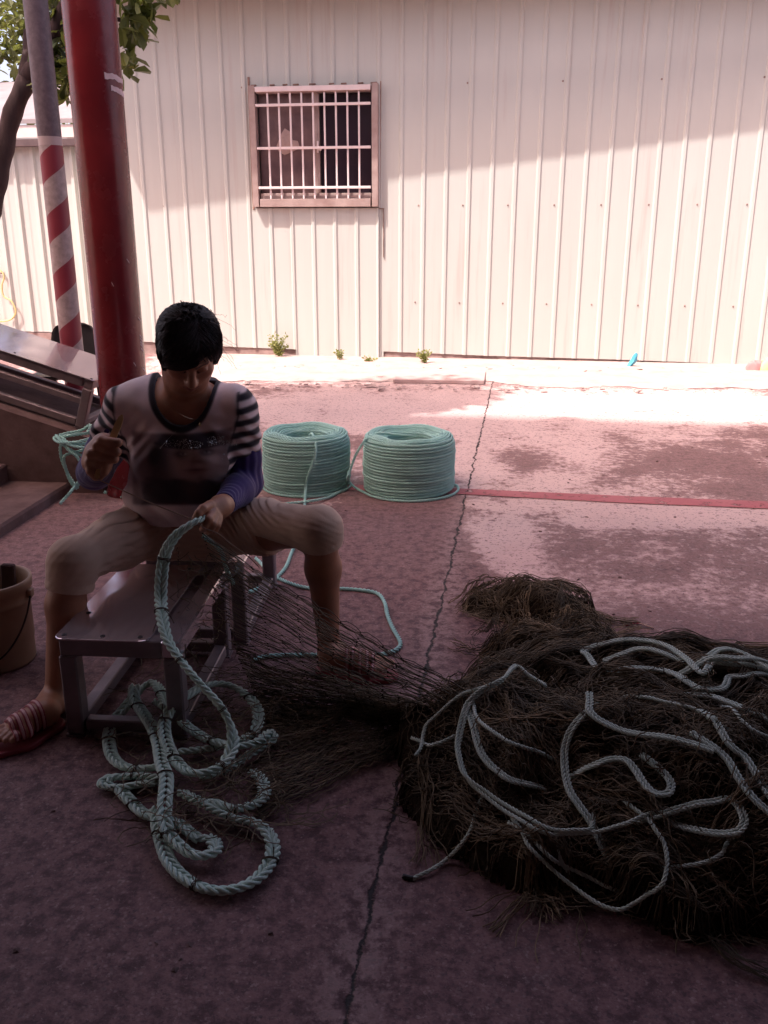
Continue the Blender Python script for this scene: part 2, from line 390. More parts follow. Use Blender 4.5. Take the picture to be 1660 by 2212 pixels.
# worn red line painted across the yard
rm, N_, L_, b_ = mat_new('worn_red_paint')
geo = N_.new('ShaderNodeNewGeometry'); n1 = noise(N_, L_, 16, 8, .7, geo.outputs['Position']); r1 = ramp(N_, [(.54, (1, 1, 1)), (.66, (0, 0, 0))]); L_.new(n1.outputs['Fac'], r1.inputs['Fac'])
n2 = noise(N_, L_, 4, 6, .6, geo.outputs['Position']); r2 = ramp(N_, [(.3, (.36, .085, .10)), (.7, (.44, .15, .16))]); L_.new(n2.outputs['Fac'], r2.inputs['Fac']); L_.new(r2.outputs['Color'], b_.inputs['Base Color']); b_.inputs['Roughness'].default_value = .7
tr = N_.new('ShaderNodeBsdfTransparent'); mx = N_.new('ShaderNodeMixShader'); L_.new(r1.outputs['Color'], mx.inputs[0]); L_.new(tr.outputs[0], mx.inputs[1]); L_.new(b_.outputs[0], mx.inputs[2]); L_.new(mx.outputs[0], N_['Material Output'].inputs['Surface'])
top = [G(x, y) for x, y in ((380, 1035), (560, 1041), (1000, 1057), (1330, 1072), (1900, 1094))]; bot = [G(x, y) for x, y in ((380, 1046), (560, 1052), (1000, 1069), (1330, 1087), (1900, 1110))]
V = [p + [0, 0, .004] for p in top + bot]; n = len(top)
tag(make('painted_line', V, [(i, n + i, n + i + 1, i + 1) for i in range(n - 1)], rm, None, False), kind='structure')

# ------------------------------------------------------------------ the shed wall
TH = R(8.2); WD = np.array([math.cos(TH), -math.sin(TH), 0]); WN = np.array([-math.sin(TH), -math.cos(TH), 0])   # along, outward
W0 = G(1070, 779.5)
def onwall(px, py, out=0.0):
    r = ray(px, py); t = ((W0 + WN * out - EYE) @ WN) / (r @ WN); P = EYE + r * t; return float((P - W0) @ WD), float(P[2])
def wp(s, z, out=0.0): return W0 + WD * s + WN * out + np.array([0, 0, z])
sA, _ = onwall(330, 45); sB, _ = onwall(1618, 45); RIB = (sB - sA) / 25
EAVE = 3.2
wx0, wz1 = onwall(541, 192, .02); wx1, _ = onwall(818, 192, .02); _, wz0 = onwall(690, 447, .02)
shed = empty('metal_shed', wp(0, 0), 'long cream corrugated metal shed with a barred window', 'shed')
S0, S1 = onwall(172, 400)[0], 9.5
BOT = [onwall(*q) for q in ((170, 730), (520, 750), (640, 754.5), (641, 767.7), (828, 773), (830, 759), (1055, 768.5), (1330, 776.5), (1571, 785.6), (1660, 788))]
def bottom(s):        # lower edge of the sheets
    return max(.012, float(np.interp(s, [q[0] for q in BOT], [q[1] for q in BOT])))
# rib profile, wall cut round the window opening
prof = []
k0 = int((S0 - sA) / RIB) - 1
s = sA + k0 * RIB
while s < S1:
    prof += [(s - .026, 0), (s - .012, .0125), (s + .010, .013), (s + .024, 0), (s + RIB * .5, .0012)]
    s += RIB
prof = [q for q in prof if q[0] > S0]
for e in (wx0, wx1, onwall(641, 770)[0], onwall(829, 770)[0]):
    for j in range(len(prof) - 1):
        if prof[j][0] < e < prof[j + 1][0]:
            f = (e - prof[j][0]) / (prof[j + 1][0] - prof[j][0]); prof.insert(j + 1, (e, prof[j][1] * (1 - f) + prof[j + 1][1] * f)); break
V = []; F = []
for (a, oa), (b, ob) in zip(prof[:-1], prof[1:]):
    mid_ = (a + b) / 2; bz = bottom(mid_)
    low = 0.012 if onwall(641, 770)[0] < mid_ < onwall(829, 770)[0] else 0      # the lower sheet laps over
    spans = [(bz, wz0 - .01), (wz1 + .01, EAVE)] if wx0 < mid_ < wx1 else [(bz, EAVE)]
    for zi, (z0, z1) in enumerate(spans):
        lo = low if (zi == 0 and len(spans) == 2) else 0
        zs = np.linspace(z0, z1, 5); base = len(V)
        for z in zs: V += [wp(a, z, oa + lo), wp(b, z, ob + lo)]
        F += [(base + 2 * q, base + 2 * q + 1, base + 2 * q + 3, base + 2 * q + 2) for q in range(4)]
adopt(make('wall', V, F, M['panel'], None, False), shed)
# end wall, back and roof with an eave that runs out further at the left
mb = MB()
for (s_, dep) in ((S0, 5.0), (S1, 5.0)):
    mb.add([wp(s_, 0, -.01), wp(s_, 0, -dep), wp(s_, EAVE + 1.0, -dep), wp(s_, EAVE, -.01)], [(0, 1, 2, 3)])
mb.add([wp(S0, 0, -5), wp(S1, 0, -5), wp(S1, EAVE + 1, -5), wp(S0, EAVE + 1, -5)], [(0, 1, 2, 3)])
adopt(mb.build('end_wall', M['panel']), shed)
e0, e1 = onwall(324, 440)[0], onwall(1635, 273)[0]
def ov(s): return .75 + (.49 - .75) * (s - e0) / (e1 - e0)
sl, sr = S0 - .15, S1 + .15
ol, orr = ov(sl), max(.12, ov(sr))
mb = MB(); P4 = [wp(sl, EAVE, ol), wp(sr, EAVE, orr), wp(sr, EAVE + 1.05, -5.2), wp(sl, EAVE + 1.05, -5.2)]
mb.add(P4 + [p + [0, 0, .06] for p in P4], [(0, 3, 2, 1), (4, 5, 6, 7), (0, 1, 5, 4), (1, 2, 6, 5), (2, 3, 7, 6), (3, 0, 4, 7)])
adopt(mb.build('roof', M['roof']), shed)
# plinth showing as a dark strip under the sheets
mb = MB(); ss = np.linspace(S0, S1, 60)
prf = [(.0, .10), (-.03, .16), (-.05, .16)]
V = []; F = []
for q, s_ in enumerate(ss):
    jx = .006 * math.sin(s_ * 7.3) + .008 * math.sin(s_ * 17.1 + 1); V += [wp(s_, -.02, -.012 + jx), wp(s_, bottom(s_) + .04, -.016 + jx * .6), wp(s_, bottom(s_) + .05, -.10)]
    if q: F += [(3 * q - 3, 3 * q, 3 * q + 1, 3 * q - 2), (3 * q - 2, 3 * q + 1, 3 * q + 2, 3 * q - 1)]
adopt(make('plinth', V, F, M['conc_base'], None, False), shed)
# screws
for row, xs in ((202, [559, 612, 764, 824, 1080, 1300, 1528, 1765]), (476, [379, 476, 575, 967, 1069, 1173, 1280, 1388, 1498, 1610, 1725]), (700, [395, 489, 586, 679, 770, 866, 959, 1061, 1161, 1262, 1366, 1473, 1581, 1693])):
    for x in xs:
        yy = {202: 202 - (x - 559) * .02, 476: 476 - (x - 379) * .003, 700: 690 + (x - 395) * .0135}[row]
        s_, z = onwall(x / 1.0687, yy / 1.0687)
        if wx0 - .02 < s_ < wx1 + .02 and wz0 < z < wz1 + .02: continue
        mb = MB(); Mx = Matrix((Vector(WD), Vector((0, 0, 1)), Vector(WN))).transposed()
        mb.lathe(wp(s_, z, .001), [(.0, .0), (.008, .0), (.0085, .003), (.004, .005), (.0035, .008), (0, .009)], 8, Mx)
        adopt(mb.build('screw', M['screw']), shed)
# the seam strip with a rusty corner at the right of the window
mb = MB(); s_, z0 = onwall(829, 556); _, z1 = onwall(829, 452)
mb.bar(wp(s_, z0, .010), wp(s_, z1, .010), .012, .006); a_, za = onwall(817, 451); mb.bar(wp(a_, za, .012), wp(s_ + .008, za, .012), .008, .008)
adopt(mb.build('rusty_seam', M['rust']), shed)

# ------------------------------------------------------------------ window (part of the shed, its pieces are sub-parts)
OUT = .075
def wbar(mb, s0, z0, s1, z1, w, d, out): mb.bar(wp(s0, z0, out), wp(s1, z1, out), w, d, up=tuple(WN), bev=.002)
ww, wh = wx1 - wx0, wz1 - wz0
mb = MB()
wbar(mb, wx0 + .026, wz0, wx0 + .026, wz1 + .02, .056, .09, .035); wbar(mb, wx1 - .026, wz0, wx1 - .026, wz1 + .02, .056, .09, .035)
wbar(mb, wx0 + .067, wz1 - .02, wx1 - .067, wz1 - .02, .05, .086, .037)
wbar(mb, wx0 + .067, wz0 + .035, wx1 - .067, wz0 + .035, .07, .086, .039); wbar(mb, wx0 + .067, wz0 + .096, wx1 - .067, wz0 + .096, .05, .05, .018)
fr = adopt(mb.build('window', M['frame']), shed)
mid_s = wx0 + ww * .513
mb = MB(); wbar(mb, mid_s, wz0 + .122, mid_s, wz1 - .046, .06, .03, .015)
mb.build('mullion', M['frame'], fr)
gl, N_, L_, b_ = mat_new('dark_window_glass'); b_.inputs['Base Color'].default_value = (.028, .018, .026, 1); b_.inputs['Roughness'].default_value = .16
gl2 = mat('papered_window_glass', (.085, .045, .05), (.20, .125, .12), 3.2, .4, 0, .1, 20, .4, 5)
for (a, b, m_, o_) in ((wx0 + .066, mid_s - .031, gl2, -.004), (mid_s + .031, wx1 - .066, gl, -.018)):
    mb = MB(); mb.add([wp(a, wz0 + .122, o_), wp(b, wz0 + .122, o_), wp(b, wz1 - .046, o_), wp(a, wz1 - .046, o_)] + [wp(a, wz0 + .122, o_ - .006), wp(b, wz0 + .122, o_ - .006), wp(b, wz1 - .046, o_ - .006), wp(a, wz1 - .046, o_ - .006)], [(0, 1, 2, 3), (7, 6, 5, 4), (0, 4, 5, 1), (1, 5, 6, 2), (2, 6, 7, 3), (3, 7, 4, 0)])
    mb.build('pane', m_, fr)
mb = MB(); s_, z_ = onwall(621, 310); pts = [(-.10, -.02), (-.06, .07), (-.02, .13), (.03, .10), (.05, .03), (.10, .02), (.12, -.04), (.05, -.07), (-.03, -.10), (-.08, -.07)]
mb.add([wp(s_ + a, z_ + b, .004 + .008 * math.sin(i * 2.1)) for i, (a, b) in enumerate(pts)] + [wp(s_ + .01, z_ + .01, .02)] + [wp(s_ + a, z_ + b, -.003) for a, b in pts], [(i, (i + 1) % 10, 10) for i in range(10)] + [(i, 11 + i, 11 + (i + 1) % 10, (i + 1) % 10) for i in range(10)])
mb.build('crumpled_paper', mat('crumpled_brown_paper', (.33, .22, .2), (.42, .3, .27), 20, .8), fr)
mb = MB(); s_, z_ = onwall(689, 318); mb.bar(wp(s_, z_ - .05, .04), wp(s_, z_ + .05, .04), .02, .02, bev=.004); mb.bar(wp(s_, z_, .04), wp(s_ + .03, z_ - .03, .05), .02, .015)
mb.build('latch', M['bars'], fr)
mb = MB()
for fz, th in ((.985, .042), (.855, .022), (.50, .022), (.165, .022)):
    z_ = wz0 + wh * fz; wbar(mb, wx0 + .062, z_, wx1 - .062, z_, th, .022, OUT + .012)
for j in range(9):
    s_ = wx0 + .065 + (ww - .13) * (j + 1) / 10; wbar(mb, s_, wz0 + .071, s_, wz1 - .005, .016, .014, OUT - .008)
mb.build('grille', M['bars'], fr)
rs = np.random.default_rng(3)
for j in range(9):
    mb = MB(); s_ = wx0 + ww * (j + .2 + .6 * rs.random()) / 9; mb.bar(wp(s_ - .02 - .03 * rs.random(), wz1 + .028, .006), wp(s_ + .02, wz1 + .03, .006), .012 + .012 * rs.random(), .012); mb.build('rusty_sealant', M['rust'], fr)
for e in (wx0 - .02, wx1 + .01):
    mb = MB(); mb.bar(wp(e, wz0 - .02, .004), wp(e + .004, wz1 + .04 + .06 * (e < wx0), .006), .018, .01, up=tuple(WN)); mb.build('rusty_sealant', M['rust'], fr)

# ------------------------------------------------------------------ lower shed at the left
LO = -.35
def lw(px, py, out=LO): return onwall(px, py, out)
low = empty('low_shed', wp(S0 - 1.2, 0, LO), 'lower cream corrugated shed with pale fascia behind the striped pole', 'shed')
sL, zT = lw(40, 316); LS0, LS1 = sL - 3.0, S0 + .3
V = []; F = []; prof = []
s = LS0
while s < LS1:
    prof += [(s, 0), (s + .016, .024), (s + .046, .026), (s + .064, 0), (s + RIB * .6, .004), (s + RIB * .7, 0)]; s += RIB
zb = lw(60, 716)[1]
for (a, oa), (b, ob) in zip(prof[:-1], prof[1:]):
    base = len(V)
    for z in np.linspace(zb, zT, 4): V += [wp(a, z, LO + oa), wp(b, z, LO + ob)]
    F += [(base + 2 * q, base + 2 * q + 1, base + 2 * q + 3, base + 2 * q + 2) for q in range(3)]
adopt(make('wall', V, F, M['panel'], None, False), low)
mb = MB(); mb.bar(wp(LS0, zT + .02, LO + .10), wp(LS1 - .2, zT + .02, LO + .10), .10, .07, bev=.004); adopt(mb.build('gutter', M['dark_metal']), low)
mb = MB(); mb.bar(wp(LS0, zT + .12, LO + .13), wp(LS1 - .2, zT + .12, LO + .13), .03, .12, bev=.004); adopt(mb.build('fascia', M['fascia']), low)
mb = MB(); mb.add([wp(LS0, zT + .19, LO + .16), wp(LS1 - .1, zT + .19, LO + .16), wp(LS1 - .1, zT + .95, LO - 2.6), wp(LS0, zT + .95, LO - 2.6), wp(LS0, zT + .23, LO + .16), wp(LS1 - .1, zT + .23, LO + .16), wp(LS1 - .1, zT + .99, LO - 2.6), wp(LS0, zT + .99, LO - 2.6)], [(0, 3, 2, 1), (4, 5, 6, 7), (0, 1, 5, 4), (1, 2, 6, 5), (2, 3, 7, 6), (3, 0, 4, 7)])
adopt(mb.build('roof', M['roof']), low)
mb = MB(); mb.bar(wp(LS0, zb / 2, LO - .05), wp(LS1, zb / 2, LO - .05), .1, zb - .02); adopt(mb.build('plinth', M['conc_base']), low)

# rubble strip along the foot of the wall, a drain slab in it
ed = [(330, 822), (480, 825), (560, 823), (660, 826), (760, 824), (850, 825), (960, 826), (1049, 824), (1120, 833), (1230, 838), (1330, 836), (1440, 842), (1560, 838), (1660, 842), (1900, 848)]
inn = [(330, 748), (480, 762), (560, 768), (660, 775), (760, 778), (850, 778), (960, 779), (1049, 780), (1120, 783), (1230, 786), (1330, 788), (1440, 790), (1560, 793), (1660, 796), (1900, 806)]
strip_m = mat('broken_pale_concrete', (.42, .31, .285), (.54, .42, .39), 5, .9, 0, .9, 26, .3, 8)
E0 = resample([G(x, y) for x, y in ed], .05); n = len(E0); rs = np.random.default_rng(5)
V = []; F = []
for i in range(n):
    a = E0[i].copy(); a[1] += .025 * rs.standard_normal(); s_ = (a - W0) @ WD; b = W0 + WD * s_ + WN * -.03; b[2] = 0
    for t in np.linspace(0, 1, 9):
        p = a * (1 - t) + b * t; p[2] = .004 + (.012 if t > 0 else 0) + (.007 * rs.random() if 0 < t < 1 else 0); V.append(p)
    if i:
        for k in range(8): F.append((9 * (i - 1) + k, 9 * i + k, 9 * i + k + 1, 9 * (i - 1) + k + 1))
tag(make('wall_foot_strip', V, F, strip_m, None, True), kind='structure')
c4 = [G(x, y, .03) for x, y in ((850, 820), (1046, 823), (1050, 801), (862, 797))]
mb = MB(); mb.add(c4 + [p - [0, 0, .025] for p in c4], [(0, 1, 2, 3), (7, 6, 5, 4), (0, 4, 5, 1), (1, 5, 6, 2), (2, 6, 7, 3), (3, 7, 4, 0)])
tag(mb.build('drain_cover', mat('drain_slab', (.44, .31, .29), (.54, .4, .38), 8, .9, 0, .5, 40)), 'rectangular concrete drain slab let into the strip at the foot of the shed wall', 'drain cover')
# rubble bits: uncountable crumbs
mb = MB(); rs = np.random.default_rng(11)
for k in range(170):
    x = rs.uniform(480, 1660); y = rs.choice([rs.uniform(786, 800), rs.uniform(830, 842)]) + (x - 480) * .012; p = G(x, y); r = .006 + .018 * rs.random() ** 2.5
    pts = [Vector(rs.normal(size=3)).normalized() * r * rs.uniform(.6, 1.1) for _ in range(8)]
    q = [(-1, -1, -.6), (1, -1, -.6), (1, 1, -.6), (-1, 1, -.6), (-.7, -.7, .6), (.7, -.7, .6), (.7, .7, .6), (-.7, .7, .6)]
    mb.add([(p[0] + r * (a + .4 * rs.normal()), p[1] + r * (b + .4 * rs.normal()), .018 + r * .6 * (c + .2 * rs.normal())) for a, b, c in q], [(0, 1, 2, 3), (4, 7, 6, 5), (0, 4, 5, 1), (1, 5, 6, 2), (2, 6, 7, 3), (3, 7, 4, 0)])
tag(mb.build('rubble', strip_m), 'pale concrete crumbs scattered along the foot of the shed wall', None, None, 'stuff')

mb = MB(); rs = np.random.default_rng(19)
for k in range(240):
    x, y = rs.uniform(-1.2, 2.2), 1.15 + 4.2 * rs.random() ** 1.3; r = .0015 + .0045 * rs.random() ** 3
    q = [(-1, -1, 0), (1, -1, 0), (1, 1, 0), (-1, 1, 0), (-.6, -.6, 1), (.6, -.6, 1), (.6, .6, 1), (-.6, .6, 1)]
    mb.add([(x + r * (a + .5 * rs.normal()), y + r * (b + .5 * rs.normal()), r * (c * .9 + .02)) for a, b, c in q], [(0, 1, 5, 4), (1, 2, 6, 5), (2, 3, 7, 6), (3, 0, 4, 7), (4, 5, 6, 7)])
tag(mb.build('grit', M['step']), 'tiny chips and grit strewn over the concrete yard', None, None, 'stuff')
# ------------------------------------------------------------------ unseen shelter roof, with slabs added to shade yard and foreground
FY, BZ0, BZ1 = 2.35, 2.75, 11.9          # low unseen roof over the work place, its edge set to dim the foreground
def slab(name, poly, z0, z1):
    n = len(poly); mb = MB(); mb.add([(x, y, z) for z in (z0, z1) for x, y in poly], [tuple(range(n - 1, -1, -1)), tuple(range(n, 2 * n))] + [(i, (i + 1) % n, n + (i + 1) % n, n + i) for i in range(n)])
    tag(mb.build(name, M['unseen_slab']), kind='structure')
slab('unseen_shelter_roof', [(-14, FY + 14 * math.tan(TH)), (-14, -5), (14, -5), (14, FY - 14 * math.tan(TH))], BZ0, BZ0 + .25)
HZ = 13.0; HE = 5.80 - HZ / 2.35                        # slab added out of view, its edge draws the line of shade across the yard
slab('added_shade_slab', [(-26, HE + 26 * math.tan(TH)), (-26, HE - 2.45 + 26 * math.tan(TH)), (14, HE - 2.45 - 14 * math.tan(TH)), (14, HE - 14 * math.tan(TH))], HZ, HZ + .2)
slab('added_rear_wall', [(-14, -2.0), (-14, -2.15), (14, -2.15), (14, -2.0)], 0, BZ0 - .003)  # added behind the camera, unseen, so light comes mainly from the front
rz = 4.6
# ------------------------------------------------------------------ red pillar
PB = G(287, 1062); pil = empty('red_pillar', PB, 'thick glossy red round pillar right behind the seated woman', 'pillar')
pr = .5 * 106 * mpp(PB[1], 1.1)
mb = MB(); prof = [(pr + .012, 0), (pr + .012, .012), (pr + .002, .03)] + [(pr, z) for z in np.linspace(.05, rz + .12, 12)]
mb.lathe(PB, prof, 48); adopt(mb.build('shaft', M['red'], None, True), pil)
rs = np.random.default_rng(2)
def pillar_patch(px, py, wpx, hpx, seed, name, m_):
    """scrap of paper stuck round the shaft"""
    rr = np.random.default_rng(seed); c = PD(px, py, PB[1] - pr); a0 = math.asin(max(-.98, min(.98, (c[0] - PB[0]) / pr))); z0 = c[2]
    sc = mpp(PB[1] - pr, z0); V = []; F = []; n = 14
    for i in range(n + 1):
        a = a0 + (i / n - .5) * wpx * sc / pr / max(.35, math.cos(a0)); up = hpx * sc * (.25 + .3 * rr.random()); dn = hpx * sc * (.2 + .35 * rr.random())
        for z in (z0 + up - i * .0012, z0 - dn - i * .0012): V.append((PB[0] + (pr + .0015) * math.sin(a), PB[1] - (pr + .0015) * math.cos(a), z))
        if i: F.append((2 * i - 2, 2 * i, 2 * i + 1, 2 * i - 1))
    adopt(make(name, V, F, m_, None, False), pil)
pillar_patch(254, 160, 30, 15, 1, 'torn_sticker', M['tape']); pillar_patch(251, 188, 21, 13, 4, 'torn_sticker', M['tape'])
for x, y in ((322, 728), (308, 735), (320, 748), (316, 757), (291, 690), (286, 785), (243, 610), (324, 742), (300, 800), (270, 560)): pillar_patch(x, y, 3.6, 4, int(x), 'paint_chip', M['tape'])

# ------------------------------------------------------------------ striped pole
SP_Y = 4.75
p_top = PD(76, 0, SP_Y); p_bot = PD(153, 720, SP_Y); SPX = p_bot[0]; 
sp = empty('striped_pole', (SPX, SP_Y, 0), 'grey steel pole with red and white spiral bands on its lower half', 'pole')
srad = 24.5 * mpp(SP_Y, 1.4)
z_band = PD(110, 296, SP_Y)[2]
m_, N_, L_, b_ = mat_new('spiral_paint'); geo = N_.new('ShaderNodeNewGeometry'); sx_ = N_.new('ShaderNodeSeparateXYZ'); L_.new(geo.outputs['Position'], sx_.inputs[0])
def mm(op, a, bb=None):
    n = N_.new('ShaderNodeMath'); n.operation = op
    for i, v in enumerate((a, bb)):
        if v is None: continue
        if isinstance(v, (int, float)): n.inputs[i].default_value = v
        else: L_.new(v, n.inputs[i])
    return n.outputs[0]
ang = mm('ARCTAN2', mm('SUBTRACT', sx_.outputs[0], float(SPX)), mm('SUBTRACT', float(SP_Y), sx_.outputs[1]))
per = 121 * mpp(SP_Y, 1.3); zr = PD(125, 384, SP_Y)[2]
ph = mm('ADD', mm('DIVIDE', mm('SUBTRACT', sx_.outputs[2], float(zr)), float(per)), mm('MULTIPLY', ang, -.36 / 2.5))
fr_ = mm('FRACT', mm('ADD', ph, 100.0)); red = mm('LESS_THAN', fr_, .47); top = mm('GREATER_THAN', sx_.outputs[2], float(z_band)); wb = mm('GREATER_THAN', sx_.outputs[2], float(z_band - .04))
def mixn(f, a, c):
    n = N_.new('ShaderNodeMix'); n.data_type = 'RGBA'; L_.new(f, n.inputs['Factor'])
    for k, v in (('A', a), ('B', c)):
        if isinstance(v, tuple): n.inputs[k].default_value = (*v, 1)
        else: L_.new(v, n.inputs[k])
    return n.outputs['Result']
nz = noise(N_, L_, 30, 6, .65, geo.outputs['Position']); rw = ramp(N_, [(.35, (.26, .195, .19)), (.65, (.38, .29, .285))]); L_.new(nz.outputs['Fac'], rw.inputs['Fac'])
rg = ramp(N_, [(.35, (.085, .055, .065)), (.7, (.15, .105, .12))]); L_.new(nz.outputs['Fac'], rg.inputs['Fac'])
cc = mixn(red, rw.outputs['Color'], (.20, .020, .034)); cc = mixn(wb, cc, (.40, .30, .295)); cc = mixn(top, cc, rg.outputs['Color']); L_.new(cc, b_.inputs['Base Color']); b_.inputs['Roughness'].default_value = .5
mb = MB(); mb.lathe((SPX, SP_Y, 0), [(srad, z) for z in np.linspace(0, rz + .05, 14)], 32); adopt(mb.build('shaft', m_, None, True), sp)
mb = MB(); mb.lathe((SPX, SP_Y, 0), [(srad * 1.7, 0), (srad * 1.7, .02), (srad * 1.02, .03), (srad * 1.02, .05)], 24); adopt(mb.build('base_plate', M['steel_frame'], None, False), sp)
# ================================================================== OBJECTS
# ------------------------------------------------------------------ step and platform at the left
ST = .05; PT = .21
e0, e1, e2 = G(-330, 1340, ST), G(0, 1130, ST), G(160, 1036, ST)
d = (e2 - e0)[:2]; d /= np.linalg.norm(d); nl = np.array([-d[1], d[0]])
def prism(poly, z0, z1, bev=.012):
    n = len(poly); c = sum(np.array(p[:2]) for p in poly) / n; V = []
    for z, k in ((z0, 0), (z1 - bev, 0), (z1, bev)):
        for p in poly:
            q = np.array(p[:2]); dv = c - q; dv /= np.linalg.norm(dv); q = q + dv * k; V.append((q[0], q[1], z))
    F = [tuple(range(2 * n, 3 * n))] + [(r * n + i, r * n + (i + 1) % n, (r + 1) * n + (i + 1) % n, (r + 1) * n + i) for r in range(2) for i in range(n)]
    return V, F
e2b = e2[:2] + d * .05
V, F = prism([e0[:2], e2b, e2b + nl * 1.3, e0[:2] + nl * 1.3], 0, ST)
lowstep = make('step', V, F, M['step'], None, False); tag(lowstep, 'low stained concrete step at the left edge, below the far steel bench', 'step')
TILT = R(17.5); AZC = R(5.4); BHC = .25
FRc = PD(204, 823, 4.12)
Wc_ = np.array([math.sin(AZC), math.cos(AZC), 0]); Lh = np.array([-math.cos(AZC), math.sin(AZC), 0]); Lc = Lh * math.cos(TILT) + np.array([0, 0, math.sin(TILT)]); Uc = np.cross(Wc_, Lc)
foot_c = FRc - Uc * BHC
def rz_at(t): return foot_c + Lc * t
r0, r1 = rz_at(-.10), rz_at(2.6)
fr_ = -.07; bk_ = .62
V = []
for w in (fr_, bk_):
    o_ = Wc_ * w
    for q in (r0, r1): V.append(q + o_ - Uc * .002)
    for q in (r1, r0): V.append(np.array([(q + o_)[0], (q + o_)[1], .0]))
plat = make('ramp', V, [(0, 1, 2, 3), (7, 6, 5, 4), (0, 4, 5, 1), (1, 5, 6, 2), (2, 6, 7, 3), (3, 7, 4, 0)], M['step'], None, False); tag(plat, 'dark stained concrete ramp carrying the tilted steel bench at the left edge', 'ramp')
p0, p1 = G(-300, 1075, ST), G(95, 1036, ST)
V, F = prism([p0[:2] + [0.0, -.30], p1[:2] + [-.16, -.12], p1[:2] + [-.16, -.006], p0[:2] + [0, -.006]], ST + .001, ST + .085, .008)
tag(make('step', V, F, M['step'], None, False), 'short middle concrete step in front of the dark ramp', 'step')

# ------------------------------------------------------------------ steel benches
def bench_geo(root, L, W, H, side_w):
    """bench along +y from y=0 (near end) to y=L, x from 0 to W, standing at z 0..H; returns nothing"""
    def put(mb, name, m, par=None, smooth=False):
        o = mb.build(name, m, None, smooth); o.parent = par or root; return o
    t = .004; pw = W - side_w
    # top plate with rounded near corners
    r = .022; out = []
    for cx, cy, a0 in ((pw - r, r, -90), (pw - r * .5, L - r * .5, 0), (r * .5, L - r * .5, 90), (r, r, 180)):
        rr = r if cy < L / 2 else r * .5
        for k in range(5): a = R(a0 + 22.5 * k); out.append((cx + rr * math.cos(a), cy + rr * math.sin(a)))
    n = len(out); V = [(x, y, H - t) for x, y in out] + [(x, y, H - .001) for x, y in out]
    cc = np.mean(out, 0); V += [(x + (cc[0] - x) * .01, y + (cc[1] - y) * .008, H) for x, y in out]
    mb = MB(); mb.add(V, [tuple(range(2 * n, 3 * n)), tuple(range(n - 1, -1, -1))] + [(k * n + i, k * n + (i + 1) % n, (k + 1) * n + (i + 1) % n, (k + 1) * n + i) for k in range(2) for i in range(n)])
    top = put(mb, 'top_plate', M['steel'])
    for x, y in ((.02, .022), (pw * .5, .02), (pw - .024, .022), (.025, L - .03), (pw - .03, L - .03), (.03, L * .3)):
        mb = MB(); mb.lathe((x, y, H + .0002), [(.0, -.001), (.0062, -.001), (.006, .0012), (.004, .002), (.0015, .0008), (0, .0006)], 12); put(mb, 'screw', M['wire'], top)
    ht = H - t - .001; f = .045
    mb = MB(); mb.bar((0.01, f / 2 + .006, ht - f / 2), (W - f, f / 2 + .006, ht - f / 2), f - .004, f, bev=.003); put(mb, 'apron', M['steel_frame'])
    mb = MB(); mb.bar((0.01, L - f / 2 - .006, ht - f / 2), (W - f, L - f / 2 - .006, ht - f / 2), f - .004, f, bev=.003); put(mb, 'apron', M['steel_frame'])
    mb = MB(); mb.bar((W - f / 2, .004, ht - f / 2 + .003), (W - f / 2, L - .004, ht - f / 2 + .003), f, f, bev=.004); put(mb, 'side_rail', M['steel'])
    mb = MB(); mb.bar((f / 2 + .008, f + .01, ht - f / 2), (f / 2 + .008, L - f - .01, ht - f / 2), f - .006, f, bev=.004); put(mb, 'side_rail', M['steel_frame'])
    if side_w > .03:
        mb = MB(); mb.box((pw + (side_w - f) / 2 , L / 2 + .02, H - .016), (side_w - f + .012, L - .06, .006)); put(mb, 'lower_panel', M['steel_frame'])
    zl = ht - f - .001
    for x, y in ((f / 2 + .004, f / 2 + .006), (W - f / 2, f / 2 + .006), (f / 2 + .004, L - f / 2 - .006), (W - f / 2, L - f / 2 - .006)):
        mb = MB(); mb.bar((x, y, 0.004), (x, y, zl), f - .002, f - .002, up=(0, 1, 0), bev=.004); mb.bar((x, y, 0), (x, y, .004), f + .004, f + .004, up=(0, 1, 0)); put(mb, 'leg', M['steel_frame'])
    zs = .026
    for x in (f / 2 + .004, W - f / 2):
        mb = MB(); mb.bar((x, f + .008, zs), (x, L - f - .008, zs), .034, .034, bev=.003); put(mb, 'stretcher', M['steel_frame'])
    for y in (f / 2 + .006, L - f / 2 - .006):
        mb = MB(); mb.bar((f + .006, y, zs + .002), (W - f - .002, y, zs + .002), .030, .030, bev=.003); put(mb, 'stretcher', M['steel_frame'])
BH = .27
FL, FRR = G(106, 1379, BH), G(378, 1388, BH)
def bench(loc, rz, L, W, H, side_w, label, group):
    root = empty('steel_bench', loc, label, 'bench', group); root.rotation_euler = (0, 0, rz); bench_geo(root, L, W, H, side_w); return root
azA = R(-4.0)
wA = float(np.linalg.norm((FRR - FL)[:2]))
bA = bench((FL[0] + .008, FL[1], 0), azA, .50, wA, BH, .075, 'low steel bench with a bare reflecting plate, nearest to the camera', 'steel benches')
bB_loc = np.array([FL[0], FL[1], 0]) + np.array([math.sin(-azA), math.cos(azA), 0]) * .53 + np.array([.045, 0, 0])
bB = bench(bB_loc, azA, .50, wA, BH, .06, 'steel bench mostly hidden under the seated woman, behind the bare bench', 'steel benches')
